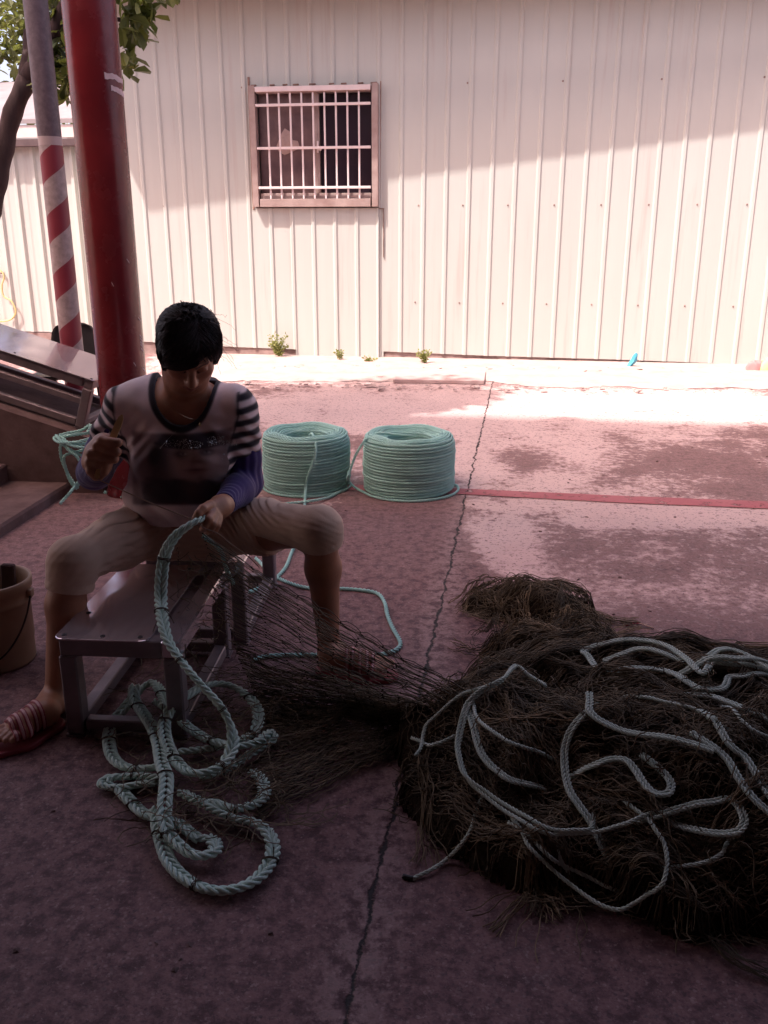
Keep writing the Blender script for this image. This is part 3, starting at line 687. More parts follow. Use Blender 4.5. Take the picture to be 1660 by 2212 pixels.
# the long bench on the ramp
bC = empty('steel_bench', foot_c, 'long steel bench tilted on the dark ramp at the left edge, below the striped pole', 'bench', 'steel benches')
Mx = Matrix.Identity(4)
for i in range(3): Mx[i][0], Mx[i][1], Mx[i][2], Mx[i][3] = Wc_[i], Lc[i], Uc[i], foot_c[i]
bC.matrix_world = Mx
bench_geo(bC, 1.35, .47, BHC, .045)
mb = MB(); mb.bar((.03, .05, .13), (.03, 1.3, .13), .03, .03, bev=.003); o = mb.build('stretcher', M['steel_frame']); o.parent = bC
mb = MB(); mb.bar((.03, .62, .004), (.03, .62, .20), .043, .043, up=(0, 1, 0), bev=.003); o = mb.build('leg', M['steel_frame']); o.parent = bC
fr_c = FRc
# ------------------------------------------------------------------ bucket
bc = G(-32, 1462); bc = np.array([bc[0], bc[1] + .105, 0])
bk = empty('plastic_bucket', bc, 'dirty tan plastic bucket with a wire handle, cut by the left edge', 'bucket')
rb, rt, hb = .100, .107, .255
mb = MB(); mb.lathe(bc, [(0, .012), (rb - .012, .012), (rb - .003, .0), (rb, .008), (rb + .001, .07), (rb + .003, .072), (rb + .004, .185), (rt + .003, .188), (rt + .004, .196), (rt, .20), (rt + .001, .222), (rt + .006, .226), (rt + .008, .245), (rt + .007, hb), (rt + .002, hb + .002), (rt - .002, hb - .004), (rb - .004, .03), (0, .028)], 56)
adopt(mb.build('body', M['bucket'], None, True), bk)
a = np.linspace(0, math.pi, 40); hx = rt + .012
pts = [(bc[0] + hx * math.cos(t) * .98, bc[1] - hx * .93 * math.sin(t) - .012, .205 - .165 * math.sin(t)) for t in a]
mb = MB(); mb.tube(resample([(bc[0] + hx - .006, bc[1], .215)] + pts + [(bc[0] - hx + .006, bc[1], .215)], .006), .0028, 8); adopt(mb.build('handle', M['wire'], None, True), bk)
for s_ in (-1, 1):
    mb = MB(); mb.box((bc[0] + s_ * (rt + .006), bc[1], .212), (.014, .026, .026), None, .003); adopt(mb.build('handle_lug', M['bucket']), bk)
pc = PD(16, 1255, bc[1]); 
mb = MB(); mb.bar((pc[0] - .02, bc[1] + .02, .03), (pc[0] - .005, bc[1] + .03, .288), .038, .02, up=(0, 1, 0), bev=.004); mb.bar((pc[0] - .06, bc[1] - .02, .03), (pc[0] - .05, bc[1] - .0, .262), .03, .014, up=(.3, 1, 0), bev=.004)
tag(mb.build('wooden_float', M['bark']), 'dark wooden slats standing inside the tan bucket', 'slats')

# ------------------------------------------------------------------ rope coils
def coil(center, r_out, h, layers, rings, r_rope, label, seed, squash=1.0):
    """helix of rope wound on a drum shape: outer wall, top spiral and inner wall"""
    root = empty('rope_coil', center, label, 'rope coil', 'new rope coils in the yard')
    rs = np.random.default_rng(seed); pts = []
    nseg = 72; dz = (h - r_rope * 2) / (layers - 1)
    for i in range(layers * nseg):                       # outer wall
        t = i / nseg; a = 2 * math.pi * t; z = r_rope + dz * min(t, layers - 1)
        bul = r_out - r_rope + .0012 * math.sin(1.7 * int(t + .5) + seed * 2) + .004 * math.sin(math.pi * z / h) + .0010 * math.sin(int(t) * 2.4 + seed) + .0016 * math.sin(3 * a + .6 * t) - .010 * max(0, (z / h - .88) / .12)
        pts.append((bul * math.cos(a), bul * math.sin(a), z))
    parts = [rope_arrays(pts[::3], r_rope, r_rope * .6, r_rope * 8.6, 6)]
    sp_ = []; r1 = r_out - r_rope * 2.2; r0 = r1 - rings * r_rope * 1.92
    for i in range(rings * nseg):                        # top spiral, slightly mounded
        t = i / nseg; a = 2 * math.pi * t + .6; rr = r1 - (r1 - r0) * t / rings; f = t / rings
        sp_.append((rr * math.cos(a) * squash, rr * math.sin(a), h - r_rope * .3 + .010 * math.sin(math.pi * min(1, f * 1.3)) - .016 * f ** 3 + .0035 * math.sin(5 * a + seed)))
    parts.append(rope_arrays(sp_[::3], r_rope, r_rope * .6, r_rope * 8.6, 6))
    inn = []
    for i in range(9 * nseg):                            # inner wall going down
        t = i / nseg; a = 2 * math.pi * t; inn.append(((r0 - .004) * math.cos(a), (r0 - .004) * math.sin(a), h - r_rope * 2.2 - t * r_rope * 1.9))
    parts.append(rope_arrays(inn[::3], r_rope, r_rope * .6, r_rope * 8.6, 5))
    V, F = join(parts); o = make('windings', V + np.array(center), F, M['rope']); adopt(o, root)
    rk = r_out - r_rope * 3.0; rj = r0 + r_rope * 1.0
    mb = MB(); mb.lathe(center, [(rj, .004), (rk, .004), (rk, h - r_rope * 3.4), (rj, h - r_rope * 3.4), (rj, .004)], 40); adopt(mb.build('inner_layers', M['rope'], None, True), root)
    return root
c1b = G(662, 1075); r1 = .5 * 187 * mpp(c1b[1] + .2, .12); C1 = np.array([PD(663, 1000, c1b[1] + r1)[0], c1b[1] + r1, 0])
c2b = G(885, 1084); r2 = .5 * 197 * mpp(c2b[1] + .2, .12); C2 = np.array([PD(884, 1000, c2b[1] + r2)[0], c2b[1] + r2, 0])
RR = .0066
k1 = coil(C1, r1, .268, 19, 7, RR, 'left mint green rope coil, its loose end pulled up out of the middle', 1)
k2 = coil(C2, r2, .268, 19, 7, RR, 'right mint green rope coil beside the long joint, ringed by a loose turn', 2, 1.0)
def onplane(px, py, y): return PD(px, py, y)
def rope_obj(name, paths, rad, m_, parent=None, lay=None, step=None, sides=6):
    V, F = join([rope_arrays(p, rad, step or rad * .5, lay, sides, phase=i * .9) for i, p in enumerate(paths)])
    return make(name, V, F, m_, parent)
hz = .268
yc = C1[1]
tail1 = [(C1[0] + .01, C1[1] + .03, .16), (C1[0] + .015, C1[1] - .01, .235), PD(674, 936, yc - .03), PD(681, 950, yc - r1 * .75), PD(683, 968, yc - r1 - .002), PD(680, 992, yc - r1 - .012), PD(667, 1025, yc - r1 - .012), PD(661, 1055, yc - r1 - .016), G(659, 1088, RR), G(656, 1120, RR), G(646, 1160, RR), G(632, 1190, RR), G(617, 1226, RR), G(592, 1252, RR), G(560, 1270, .03)]
tail1 += [PD(533, 1279, 2.62), PD(506, 1262, 2.45), PD(489, 1228, 2.34), PD(478, 1192, 2.26), PD(455, 1170, 2.2), PD(440, 1158, 2.17)]
adopt(rope_obj('loose_end', [tail1], RR * 1.05, M['rope']), k1)
# rope that leaves the foot of the first coil, crosses behind the woman and comes out by her foot
ring1 = [np.array([C1[0] + (r1 + RR * 1.1) * math.cos(t), C1[1] + (r1 + RR * 1.1) * math.sin(t), RR]) for t in np.linspace(math.pi * 1.02, math.pi * 1.96, 26)]
out1 = [np.array([C1[0] + r1 * .93, C1[1] - r1 * .35, .03])] + [G(744, 1056, RR), G(715, 1073, RR), G(680, 1081, RR * 2.6), G(640, 1086, RR), G(590, 1092, RR), G(540, 1112, RR), G(515, 1150, RR), G(535, 1188, RR), G(562, 1214, RR), G(580, 1234, RR), G(604, 1250, RR), G(650, 1267, RR), G(700, 1273, RR), G(745, 1272, RR), G(790, 1276, RR), G(818, 1283, RR), G(832, 1303, RR), G(838, 1330, RR), G(850, 1358, RR), G(864, 1383, RR), G(864, 1396, RR), G(850, 1407, RR), G(820, 1414, RR), G(780, 1414, RR), G(740, 1413, RR), G(680, 1415, RR), G(620, 1415, RR), G(572, 1418, RR), G(545, 1428, RR)]
adopt(rope_obj('foot_turn', [ring1], RR, M['rope']), k1)
tag(rope_obj('loose_rope', [out1], RR * 1.05, M['rope']), 'mint rope winding over the concrete from the left coil round the woman\'s foot', 'rope')
ring2 = [np.array([C2[0] + (r2 + RR * 1.6 + .012 * math.sin(max(0, t - 4.2))) * math.cos(t), C2[1] + (r2 + RR * 1.6) * math.sin(t), RR]) for t in np.linspace(math.pi * 1.12, math.pi * 2.05, 30)]
ring2 = [G(752, 1035, .02), G(757, 1043, RR), G(768, 1053, RR)] + ring2[2:] + [np.array([C2[0] + r2 + .002, C2[1] + .05, RR])]
adopt(rope_obj('foot_turn', [ring2], RR, M['rope']), k2)
yq = C2[1]
over2 = [np.array([C2[0] + .03, C2[1] - .05, hz + .004]), PD(850, 938, yq - .02), PD(820, 936, yq - .03), PD(800, 944, yq - .06), PD(784, 958, yq - .10), PD(768, 985, yq - .12), PD(757, 1015, yq - .14), PD(752, 1030, yq - .16), G(750, 1043, RR * 2)]
adopt(rope_obj('loose_end', [over2], RR, M['rope']), k2)

# bundle of rope hung at the end of the long bench
yb = fr_c[1] - .14
hang = []
def bp(px, py, o=0): return PD(px, py, yb + o)
hang.append([bp(200, 935, .06), bp(170, 938, .0), bp(140, 942), bp(118, 945, .02), bp(128, 955, -.03), bp(165, 955, -.04), bp(205, 945, .0)])
hang.append([bp(210, 950, .02), bp(175, 960, -.03), bp(150, 958, -.03), bp(135, 945, .0), bp(145, 968, -.04), bp(165, 985, -.05), bp(178, 1000, -.05), bp(190, 990, .0)])
hang.append([bp(205, 965, .03), bp(170, 975, -.02), bp(140, 985, -.01), bp(142, 1010, .0), bp(150, 1035, -.01), bp(165, 1055, .0), bp(172, 1040, .04)])
hang.append([bp(205, 978, .03), bp(180, 985, -.03), bp(150, 970, -.02), bp(132, 960, .01), bp(133, 990, .02), bp(148, 1025, .02), bp(164, 1048, -.02)])
hang.append([bp(128, 940, .02), bp(150, 935, .04), bp(175, 930, .05), bp(196, 918, .04), bp(190, 935, .0)])
hang.append([bp(175, 1010, -.05), G(170, 1040, .07), G(155, 1060, .058), G(142, 1075, .03), G(130, 1088, .010)])
hang.append([bp(230, 960, 0), bp(214, 975, -.02), bp(192, 968, -.04), bp(160, 964, -.05), bp(130, 950, -.02), bp(122, 940, .03)])
tag(rope_obj('rope_bundle', hang, .0075, M['rope'], None, None, None, 5), 'tangled hank of mint rope hanging at the end of the long bench, frayed end down', 'rope bundle')
stub = [G(226, 1063, .009), G(245, 1066, .009), G(262, 1072, .009), G(271, 1077, .009)]
so = rope_obj('rope_stub', [stub], .0085, M['rope']); tag(so, 'short cut piece of mint rope lying by the foot of the red pillar', 'rope stub')
mb = MB(); mb.tube(resample([G(266, 1075, .009), G(274, 1078, .009)], .006), .0098, 10); mb.build('taped_tip', M['black'], so, True)

# ------------------------------------------------------------------ things along the wall
def leafy(name, px, py, hpx, wpx, n, label, seed, group=None):
    p = G(px, py, .01); sc = mpp(p[1], .1); h = hpx * sc; w = wpx * sc; rs = np.random.default_rng(seed)
    root = empty(name, p, label, 'weed', group); mbs, mbl = MB(), MB()
    for k in range(n):
        a = rs.random() * 6.28; lean = rs.random() ** .6 * w * .5; hh = h * rs.uniform(.45, 1.0)
        tip = np.array([p[0] + lean * math.cos(a), p[1] + lean * math.sin(a) * .6, p[2] + hh]); mid_ = p * .5 + tip * .5 + np.array([0, 0, hh * .15])
        P = resample([p, mid_, tip], .02); mbs.tube(P, .0022, 4)
        for q in P[len(P) // 4:]:
            for _ in range(3):
                d_ = rs.normal(size=3); d_[2] = abs(d_[2]) * .5; d_ /= np.linalg.norm(d_); s_ = rs.uniform(.018, .034); u = np.cross(d_, rs.normal(size=3)); u /= np.linalg.norm(u); nn = np.cross(d_, u)
                c = q + d_ * .008; mbl.add([c, c + d_ * s_ * .5 + u * s_ * .34 + nn * .003, c + d_ * s_, c + d_ * s_ * .5 - u * s_ * .34 + nn * .003], [(0, 1, 2, 3)])
    adopt(mbs.build('stem', M['weed']), root); adopt(mbl.build('foliage', M['weed']), root)
leafy('weed', 603, 772, 50, 42, 20, 'tallest leafy weed, growing under the window\'s left corner at the wall foot', 1)
leafy('weed', 734, 779, 22, 18, 7, 'smallest tuft of weed at the foot of the lapped wall sheet', 2)
leafy('weed', 918, 786, 30, 36, 12, 'low spreading weed at the wall foot right of the lapped sheet', 3)
leafy('weed', 795, 782, 10, 30, 7, 'flat sprig of weed lying under the lapped wall sheet', 5)
p = G(1365, 793, .01); sc = mpp(p[1], .1)
sh = [(-11, 0), (-7, 8), (-1, 17), (2, 27), (6, 33), (9, 31), (9, 22), (11, 15), (7, 8), (0, 3), (-8, 0)]
mb = MB(); n = len(sh); V = []
for o_ in (-.012, .012): V += [(p[0] + a * sc, p[1] + o_ + .02 * math.sin(i), p[2] + b * sc * .95) for i, (a, b) in enumerate(sh)]
V += [(p[0] + 2 * sc, p[1] - .03, p[2] + 14 * sc), (p[0] + 2 * sc, p[1] + .03, p[2] + 14 * sc)]
mb.add(V, [(i, (i + 1) % n, 2 * n) for i in range(n)] + [(n + (i + 1) % n, n + i, 2 * n + 1) for i in range(n)] + [((i + 1) % n, i, n + i, n + (i + 1) % n) for i in range(n)])
tag(mb.build('plastic_scrap', M['blue']), 'small blue plastic scrap leaning at the foot of the shed wall', 'scrap')
p = G(1652, 801, .01); sc = mpp(p[1], .1)
def cloth_lump(name, cx, w, h, seed, m_, par=None):
    n, k = 22, 9; V = []; F = []
    for j in range(k + 1):
        f = j / k
        for i in range(n):
            a = 6.283 * i / n; rr = (1 + .16 * math.sin(5 * a + seed + 3 * f) + .1 * math.sin(9 * a + f * 7)) * math.cos(f * 1.57) ** .6
            V.append((p[0] + cx * sc + w * sc * rr * math.cos(a) * (1), p[1] + w * sc * .5 * rr * math.sin(a), p[2] + h * sc * math.sin(f * 1.57) * (1 + .12 * math.sin(3 * a + seed))))
    for j in range(k):
        for i in range(n): F.append((j * n + i, j * n + (i + 1) % n, (j + 1) * n + (i + 1) % n, (j + 1) * n + i))
    return make(name, V, F, m_, par)
tag(cloth_lump('cloth_bag', 14, 28, 27, 1.0, M['greenbag']), 'pale green crumpled bag against the wall at the right edge', 'bag')
tag(cloth_lump('cloth_rag', -22, 19, 21, 2.2, M['pinkbag']), 'pink rag bunched beside the pale green bag at the wall', 'rag')
ph_ = [lw(-40, 560, LO + .05), lw(6, 590, LO + .05), lw(4, 618, LO + .05), lw(8, 640, LO + .05), lw(24, 650, LO + .05), lw(34, 672, LO + .05), lw(26, 688, LO + .05), lw(8, 694, LO + .05), lw(-30, 692, LO + .05)]
P = [wp(s_, z_, LO + .045) for s_, z_ in ph_]; V, F = tube_arrays(resample(P, .02), .009, 8)
hs = make('hose', V, F, M['hose']); tag(hs, 'thin yellow hose looped on the wall of the lower shed', 'hose')
mb = MB(); s_, z_ = lw(6, 590, LO + .02); mb.bar(wp(s_, z_, LO + .0), wp(s_, z_, LO + .06), .012, .012); mb.build('hook', M['rust'], hs)
# torn red strip on the concrete
a_ = G(1352, 1352, .003); b__ = G(1412, 1357, .003); mb = MB(); P = resample([a_, (a_ + b__) / 2 + [0, .012, .006], b__], .01)
V = []; F = []
for i, q in enumerate(P):
    w_ = .006 * (.5 + .5 * math.sin(3.1 * i / len(P))) + .001; V += [q + [0, w_, 0], q - [0, w_, 0], q + [0, w_, .002], q - [0, w_, -.002]]
    if i: b0 = 4 * i; F += [(b0 - 4, b0, b0 + 1, b0 - 3), (b0 - 2, b0 - 1, b0 + 3, b0 + 2), (b0 - 4, b0 - 2, b0 + 2, b0), (b0 - 3, b0 + 1, b0 + 3, b0 - 1)]
tag(make('plastic_strip', V, F, M['red'], None, False), 'thin red plastic strip lying on the concrete behind the net pile', 'strip')

# ------------------------------------------------------------------ black chair behind the striped pole
CY = 5.15; sc = mpp(CY, .5); cb = PD(155, 705, CY)
ch = empty('plastic_chair', (cb[0], CY, 0), 'black plastic chair back standing behind the striped pole', 'chair')
n = 16; V = []; F = []
zt, zb_ = PD(150, 699, CY)[2], PD(150, 800, CY)[2]
for dy in (0, .02):
    for j in range(n + 1):
        f = j / n; z = zb_ + (zt - zb_) * f; hw = (56 - 12 * f) * sc
        if f > .75: hw -= (1 - math.sqrt(max(0, 1 - ((f - .75) / .25) ** 2))) * 22 * sc
        for i in range(13): u = i / 6 - 1; V.append((cb[0] + u * hw, CY + dy + .03 * (1 - u * u) + .05 * (f - .5), z))
W_ = 13; q = (n + 1) * W_
for j in range(n):
    for i in range(W_ - 1): a = j * W_ + i; F += [(a, a + 1, a + W_ + 1, a + W_), (q + a + 1, q + a, q + a + W_, q + a + W_ + 1)]
for j in range(n): a = j * W_; F += [(a + q, a, a + W_, a + W_ + q), (a + W_ - 1, a + W_ - 1 + q, a + 2 * W_ - 1 + q, a + 2 * W_ - 1)]
for i in range(W_ - 1): a = n * W_ + i; F.append((a, a + 1, a + 1 + q, a + q))
adopt(make('backrest', V, F, M['black']), ch)
sw = 56 * sc
mb = MB(); mb.box((cb[0], CY - .16, zb_ + .01), (2 * sw, .34, .03), None, .01); adopt(mb.build('seat', M['black']), ch)
for sx in (-1, 1):
    for sy in (-.3, -.01):
        mb = MB(); mb.bar((cb[0] + sx * (sw - .02), CY + sy, zb_), (cb[0] + sx * sw, CY + sy * 1.05, 0), .035, .035, bev=.005); adopt(mb.build('leg', M['black']), ch)

# ------------------------------------------------------------------ trees
def leaf_cloud(centers, n, size, seed, droop=.4, curl=.12):
    rs = np.random.default_rng(seed); V = []; F = []
    for k in range(n):
        c, rad = centers[rs.integers(len(centers))]; v = rs.normal(size=3); v /= np.linalg.norm(v); p = np.array(c) + v * np.array(rad) * rs.random() ** .45
        d_ = rs.normal(size=3) * [1, 1, .5]; d_[2] -= droop; d_ /= np.linalg.norm(d_); u = np.cross(d_, [0, 0, 1]) + .3 * rs.normal(size=3); u -= d_ * (u @ d_); u /= np.linalg.norm(u); nn = np.cross(u, d_)
        L_ = size * rs.uniform(.6, 1.15); w = L_ * .27; b0 = len(V)
        V += [p, p + d_ * L_ * .35 + u * w * .62 + nn * w * .3, p + d_ * L_ * .75 + u * w + nn * w * .35 - nn * L_ * curl * .5, p + d_ * L_ - nn * L_ * curl, p + d_ * L_ * .75 - u * w + nn * w * .35 - nn * L_ * curl * .5, p + d_ * L_ * .35 - u * w * .62 + nn * w * .3, p + d_ * L_ * .36, p + d_ * L_ * .74 - nn * L_ * curl * .5]
        F += [(b0, b0 + 1, b0 + 6), (b0, b0 + 6, b0 + 5), (b0 + 1, b0 + 2, b0 + 7, b0 + 6), (b0 + 5, b0 + 6, b0 + 7, b0 + 4), (b0 + 2, b0 + 3, b0 + 7), (b0 + 4, b0 + 7, b0 + 3)]
    return V, F
def limb(mb, pts, r0, r1):
    P = resample(pts, .05); r = np.linspace(r0, r1, len(P)) * (1 + .08 * np.sin(np.arange(len(P)) * 1.7)); V, F = tube_arrays(P, r, 10); mb.add(V, F.tolist())
TY = 5.45
tb = PD(-60, 800, TY); tb[2] = 0; tb[0] = PD(-130, 600, TY)[0]
tr_ = empty('broadleaf_tree', tb, 'near tree with a leaning dark trunk and drooping broad leaves, left of the pillars', 'tree')
k_ = PD(60, 170, TY)
mb = MB(); limb(mb, [tb, PD(-75, 640, TY), PD(-22, 470, TY), PD(4, 350, TY), PD(26, 250, TY), k_], .06, .05)
mb.build
limb(mb, [k_, PD(95, 110, TY - .05), PD(140, 20, TY - .1), PD(190, -120, TY - .2), PD(240, -260, TY - .3)], .05, .02)
limb(mb, [k_, PD(70, 60, TY + .1), PD(60, -120, TY + .2), PD(40, -300, TY + .3)], .05, .02)
limb(mb, [PD(140, 20, TY - .1), PD(220, 40, TY - .2), PD(290, 40, TY - .25), PD(330, 20, TY - .3)], .02, .006)
limb(mb, [PD(140, 20, TY - .1), PD(190, 90, TY - .1), PD(255, 100, TY - .2), PD(290, 80, TY - .2)], .018, .005)
adopt(mb.build('trunk', M['bark'], None, True), tr_)
cs = []
for (x, y, o_, rx, rz2, w) in ((125, 135, 0, .10, .15, 5), (150, 165, -.1, .07, .11, 6), (150, 60, 0, .12, .22, 5), (110, 40, .1, .2, .22, 2), (115, 178, -.05, .05, .07, 2), (222, 60, -.2, .16, .2, 3), (288, 62, -.25, .055, .07, 2), (268, 135, -.2, .05, .06, 1), (300, 15, -.3, .10, .06, 3), (345, -12, -.3, .06, .05, 1), (262, 60, -.2, .05, .2, 1)):
    p = PD(x, y, TY + o_); cs += [(p, (rx, .16, rz2))] * w
V, F = leaf_cloud(cs, 420, .115, 4, .5, .05)
top_c = [((p[0], p[1], p[2]), (.55, .5, .35)) for p in (PD(60, -180, TY + .1), PD(190, -220, TY - .1), PD(330, -260, TY + .1), PD(130, -380, TY), PD(-60, -280, TY + .2), PD(40, -520, TY + .2), PD(270, -480, TY + .2))]
V2, F2 = leaf_cloud(top_c, 2300, .17, 6); b0 = len(V); V += V2; F += [tuple(i + b0 for i in f) for f in F2]
adopt(make('crown', V, F, M['leaf'], None, False), tr_)
def far_tree(x, y, h, rad, seed, label, size=.2, n=4200):
    root = empty('bushy_tree', (x, y, 0), label, 'tree', 'trees beyond the lower shed'); mb = MB()
    limb(mb, [(x, y, 0), (x + .1, y, h * .3), (x - .05, y + .1, h * .55), (x, y, h * .8)], .16, .05); rs = np.random.default_rng(seed); cs = []
    for k in range(16):
        v = rs.normal(size=3); v /= np.linalg.norm(v); c = np.array([x, y, h * .64]) + v * np.array([rad, rad, h * .30]) * rs.uniform(.5, .95)
        limb(mb, [(x, y, h * .4), tuple((np.array([x, y, h * .45]) + c) / 2), tuple(c)], .05, .012); cs.append((c, (rad * .36, rad * .36, h * .13)))
    adopt(mb.build('trunk', M['bark'], None, True), root); V, F = leaf_cloud(cs, n, size, seed + 1, .1); adopt(make('crown', V, F, M['leaf2'], None, False), root)
far_tree(-6.9, 12.6, 5.6, 1.5, 31, 'sunlit bushy tree showing pale green behind the striped pole')
far_tree(-9.6, 13.6, 6.4, 1.9, 41, 'sunlit bushy tree at the left edge beyond the lower shed')
far_tree(-4.6, 15.2, 6.8, 1.8, 51, 'sunlit bushy tree furthest back, behind the two pillars')
# ================================================================== FISHING NET
bumps = [  # cx, cy, a, b, rot(deg), height
    (.66, 1.68, .66, .44, -4, .235), (.30, 1.73, .31, .31, 10, .19), (.62, 1.97, .56, .20, -6, .225), (1.10, 1.72, .5, .46, 0, .24),
    (.44, 2.64, .26, .13, -22, .12), (.60, 2.46, .17, .12, -40, .10), (.47, 2.28, .20, .20, 0, .10), (.34, 2.10, .18, .14, 0, .12), (.92, 1.52, .3, .20, 0, .12)]
def hfield(x, y):
    x = np.asarray(x, float); y = np.asarray(y, float); x, y = x + .022 * np.sin(13 * y + 2) + .015 * np.sin(31 * y + 9 * x), y + .030 * np.sin(11 * x + 1) + .018 * np.sin(27 * x + 5 * y); h = np.zeros(np.broadcast(x, y).shape)
    for cx, cy, a, b, rot, H in bumps:
        c, s = math.cos(R(rot)), math.sin(R(rot)); u = ((x - cx) * c + (y - cy) * s) / a; v = (-(x - cx) * s + (y - cy) * c) / b
        q = H * np.clip(1 - u * u - v * v, 0, 1) ** .95; k = .05
        t = np.clip(.5 + .5 * (h - q) / k, 0, 1); h = np.where((h > 0) | (q > 0), q * (1 - t) + h * t + k * t * (1 - t) * (np.minimum(h, q) > .0), 0)
    P = np.stack([x, y, np.zeros_like(x * y)], -1) if np.ndim(x) else np.array([[x, y, 0.]])
    nz = snoise(P.reshape(-1, 3), 3.3, 5).reshape(np.shape(h)) * .026 + snoise(P.reshape(-1, 3), 9, 8).reshape(np.shape(h)) * .014
    return np.maximum(0, h + nz * np.clip(h / .05, 0, 1))
def hit(px, py, up=.006):
    r = ray(px, py); t = (1.2 - CAM_H) / r[2]
    ts = np.linspace(.6, 4.5, 1500); P = EYE + r * ts[:, None]; h = hfield(P[:, 0], P[:, 1])
    below = np.nonzero(P[:, 2] <= h + up)[0]
    return P[below[0]] if len(below) else G(px, py, up)
net = empty('fishing_net', (.55, 1.9, 0), 'heap of brown fishing net edged with pale ropes, stretched to the woman', 'fishing net')
# dense body
gx = np.linspace(-.15, 1.75, 210); gy = np.linspace(1.02, 2.9, 200); X, Y = np.meshgrid(gx, gy); Hh = hfield(X, Y)
idx = -np.ones(X.shape, int); keep = Hh > .010; 
keep2 = keep.copy(); keep2[1:] |= keep[:-1]; keep2[:-1] |= keep[1:]; keep2[:, 1:] |= keep[:, :-1]; keep2[:, :-1] |= keep[:, 1:]
idx[keep2] = np.arange(keep2.sum()); Vc = np.stack([X[keep2], Y[keep2], np.where(keep[keep2], Hh[keep2] - .008, -.004)], 1)
a, b, c, d = idx[:-1, :-1], idx[:-1, 1:], idx[1:, 1:], idx[1:, :-1]; ok = (a >= 0) & (b >= 0) & (c >= 0) & (d >= 0)
adopt(make('net_heap', Vc, np.stack([a[ok], b[ok], c[ok], d[ok]], 1), M['net_core']), net)
# loose meshes lying all over the heap
rs = np.random.default_rng(21)
def strands(n, m, length, sel, flow, wav, lift, seed, rad):
    rs = np.random.default_rng(seed); out = []
    p = np.stack([rs.uniform(-.1, 1.5, n * 9), rs.uniform(1.15, 2.8, n * 9)], 1); hh = hfield(p[:, 0], p[:, 1]); p = p[(hh > .012) & sel(p[:, 0], p[:, 1])][:n]; n = len(p)
    ang = flow(p[:, 0], p[:, 1]) + rs.normal(size=n) * .32
    L = length * rs.uniform(.45, 1.25, n); st = L[:, None] / m; P = np.zeros((n, m, 3)); q = p.copy(); lf = lift * rs.random(n) ** 2.2
    w1, w2 = rs.uniform(.6, 1.7, n), rs.uniform(0, 6.28, n); amp = wav * rs.uniform(.4, 1.5, n); curv = rs.normal(size=n) * wav * .16
    for k in range(m):
        f = k / (m - 1); hz_ = hfield(q[:, 0], q[:, 1]); P[:, k, :2] = q; arch = lf * math.sin(math.pi * f) ** .7
        P[:, k, 2] = np.maximum(hz_, .003) + .002 + arch + .004 * np.abs(np.sin(k * w1 * 1.3 + w2))
        a_ = ang + amp * np.sin(k * w1 + w2) + curv * k
        q = q + np.stack([np.cos(a_), np.sin(a_)], 1) * st
    onp = (hfield(P[:, :, 0], P[:, :, 1]) < .004).mean(1); P = P[onp < .25 + .35 * (rs.random(n) < .15)]; n = len(P)
    return many_tubes(P, rad * rs.uniform(.75, 1.3, n))
allx = lambda x, y: np.ones_like(x, bool)
flow = lambda x, y: np.where(y > 1.84, -.12 - .5 * np.clip(y - 2.3, 0, .5) + .05 * np.sin(9 * x), np.where(x < .32, -1.35 + 1.2 * x, -.35 + 1.2 * np.sin(5 * x + 3 * y)))
def locks(ng, per, m, length, sel, flow, seed, spread=.011, lift=.03):
    """bundles of meshes lying side by side"""
    rs = np.random.default_rng(seed); p = np.stack([rs.uniform(-.05, 1.5, ng * 9), rs.uniform(1.2, 2.8, ng * 9)], 1); p = p[(hfield(p[:, 0], p[:, 1]) > .03) & sel(p[:, 0], p[:, 1])][:ng]; n = len(p)
    L = length * rs.uniform(.5, 1.25, n); q = p.copy(); Q = np.zeros((n, m, 2)); A = np.zeros((n, m)); a = flow(q[:, 0], q[:, 1]) + rs.normal(size=n) * .28; w, ph_ = rs.uniform(.25, .7, n), rs.uniform(0, 6.28, n); cv = rs.normal(size=n) * .022
    for k in range(m):
        Q[:, k] = q; A[:, k] = a; a = a + cv + .07 * np.sin(k * w + ph_); q = q + np.stack([np.cos(a), np.sin(a)], 1) * (L / m)[:, None]
    f = np.linspace(0, 1, m); wid = spread * rs.uniform(.5, 1.6, n)
    S = np.stack([-np.sin(A), np.cos(A)], -1)[:, None]
    off = rs.normal(size=(n, per, 1, 1)) * wid[:, None, None, None] * (.55 + 1.6 * np.abs(2 * f - 1)[None, None, :, None] ** 2.2)
    wv = .0035 * np.sin(f[None, None, :, None] * rs.uniform(14, 40, (n, per, 1, 1)) + rs.uniform(0, 6.28, (n, per, 1, 1)))
    P2 = Q[:, None] + S * (off + wv); P = np.zeros((n, per, m, 3)); P[..., :2] = P2
    hz_ = hfield(P2[..., 0].reshape(-1, m), P2[..., 1].reshape(-1, m)).reshape(n, per, m)
    arch = (lift * rs.random((n, 1, 1)) ** 2.5) * np.sin(np.pi * f)[None, None] ** .8
    P[..., 2] = np.maximum(hz_, .003) + .002 + arch + .016 * rs.random((n, per, 1)) ** 2 + .003 * np.sin(f * 30 + rs.uniform(0, 6, (n, per, 1)))
    P = P.reshape(-1, m, 3); fac = np.repeat(rs.uniform(.45, 1.9, n), per) * rs.uniform(.8, 1.25, n * per)
    ok = (hfield(P[:, :, 0], P[:, :, 1]) < .004).mean(1) < .45; P, fac = P[ok], fac[ok]
    V, F = many_tubes(P, .00125); return (V, F), np.repeat(fac, m * 3)
def plain(vf, lo=.6, hi=1.3, seed=0): return vf, np.random.default_rng(seed).uniform(lo, hi, len(vf[0]) // 60).repeat(60)[:len(vf[0])] if False else np.full(len(vf[0]), 1.0)
ridge = lambda x, y: (y > 1.80) & (y < 2.3)
tail = lambda x, y: y >= 2.25
front = lambda x, y: y <= 1.86
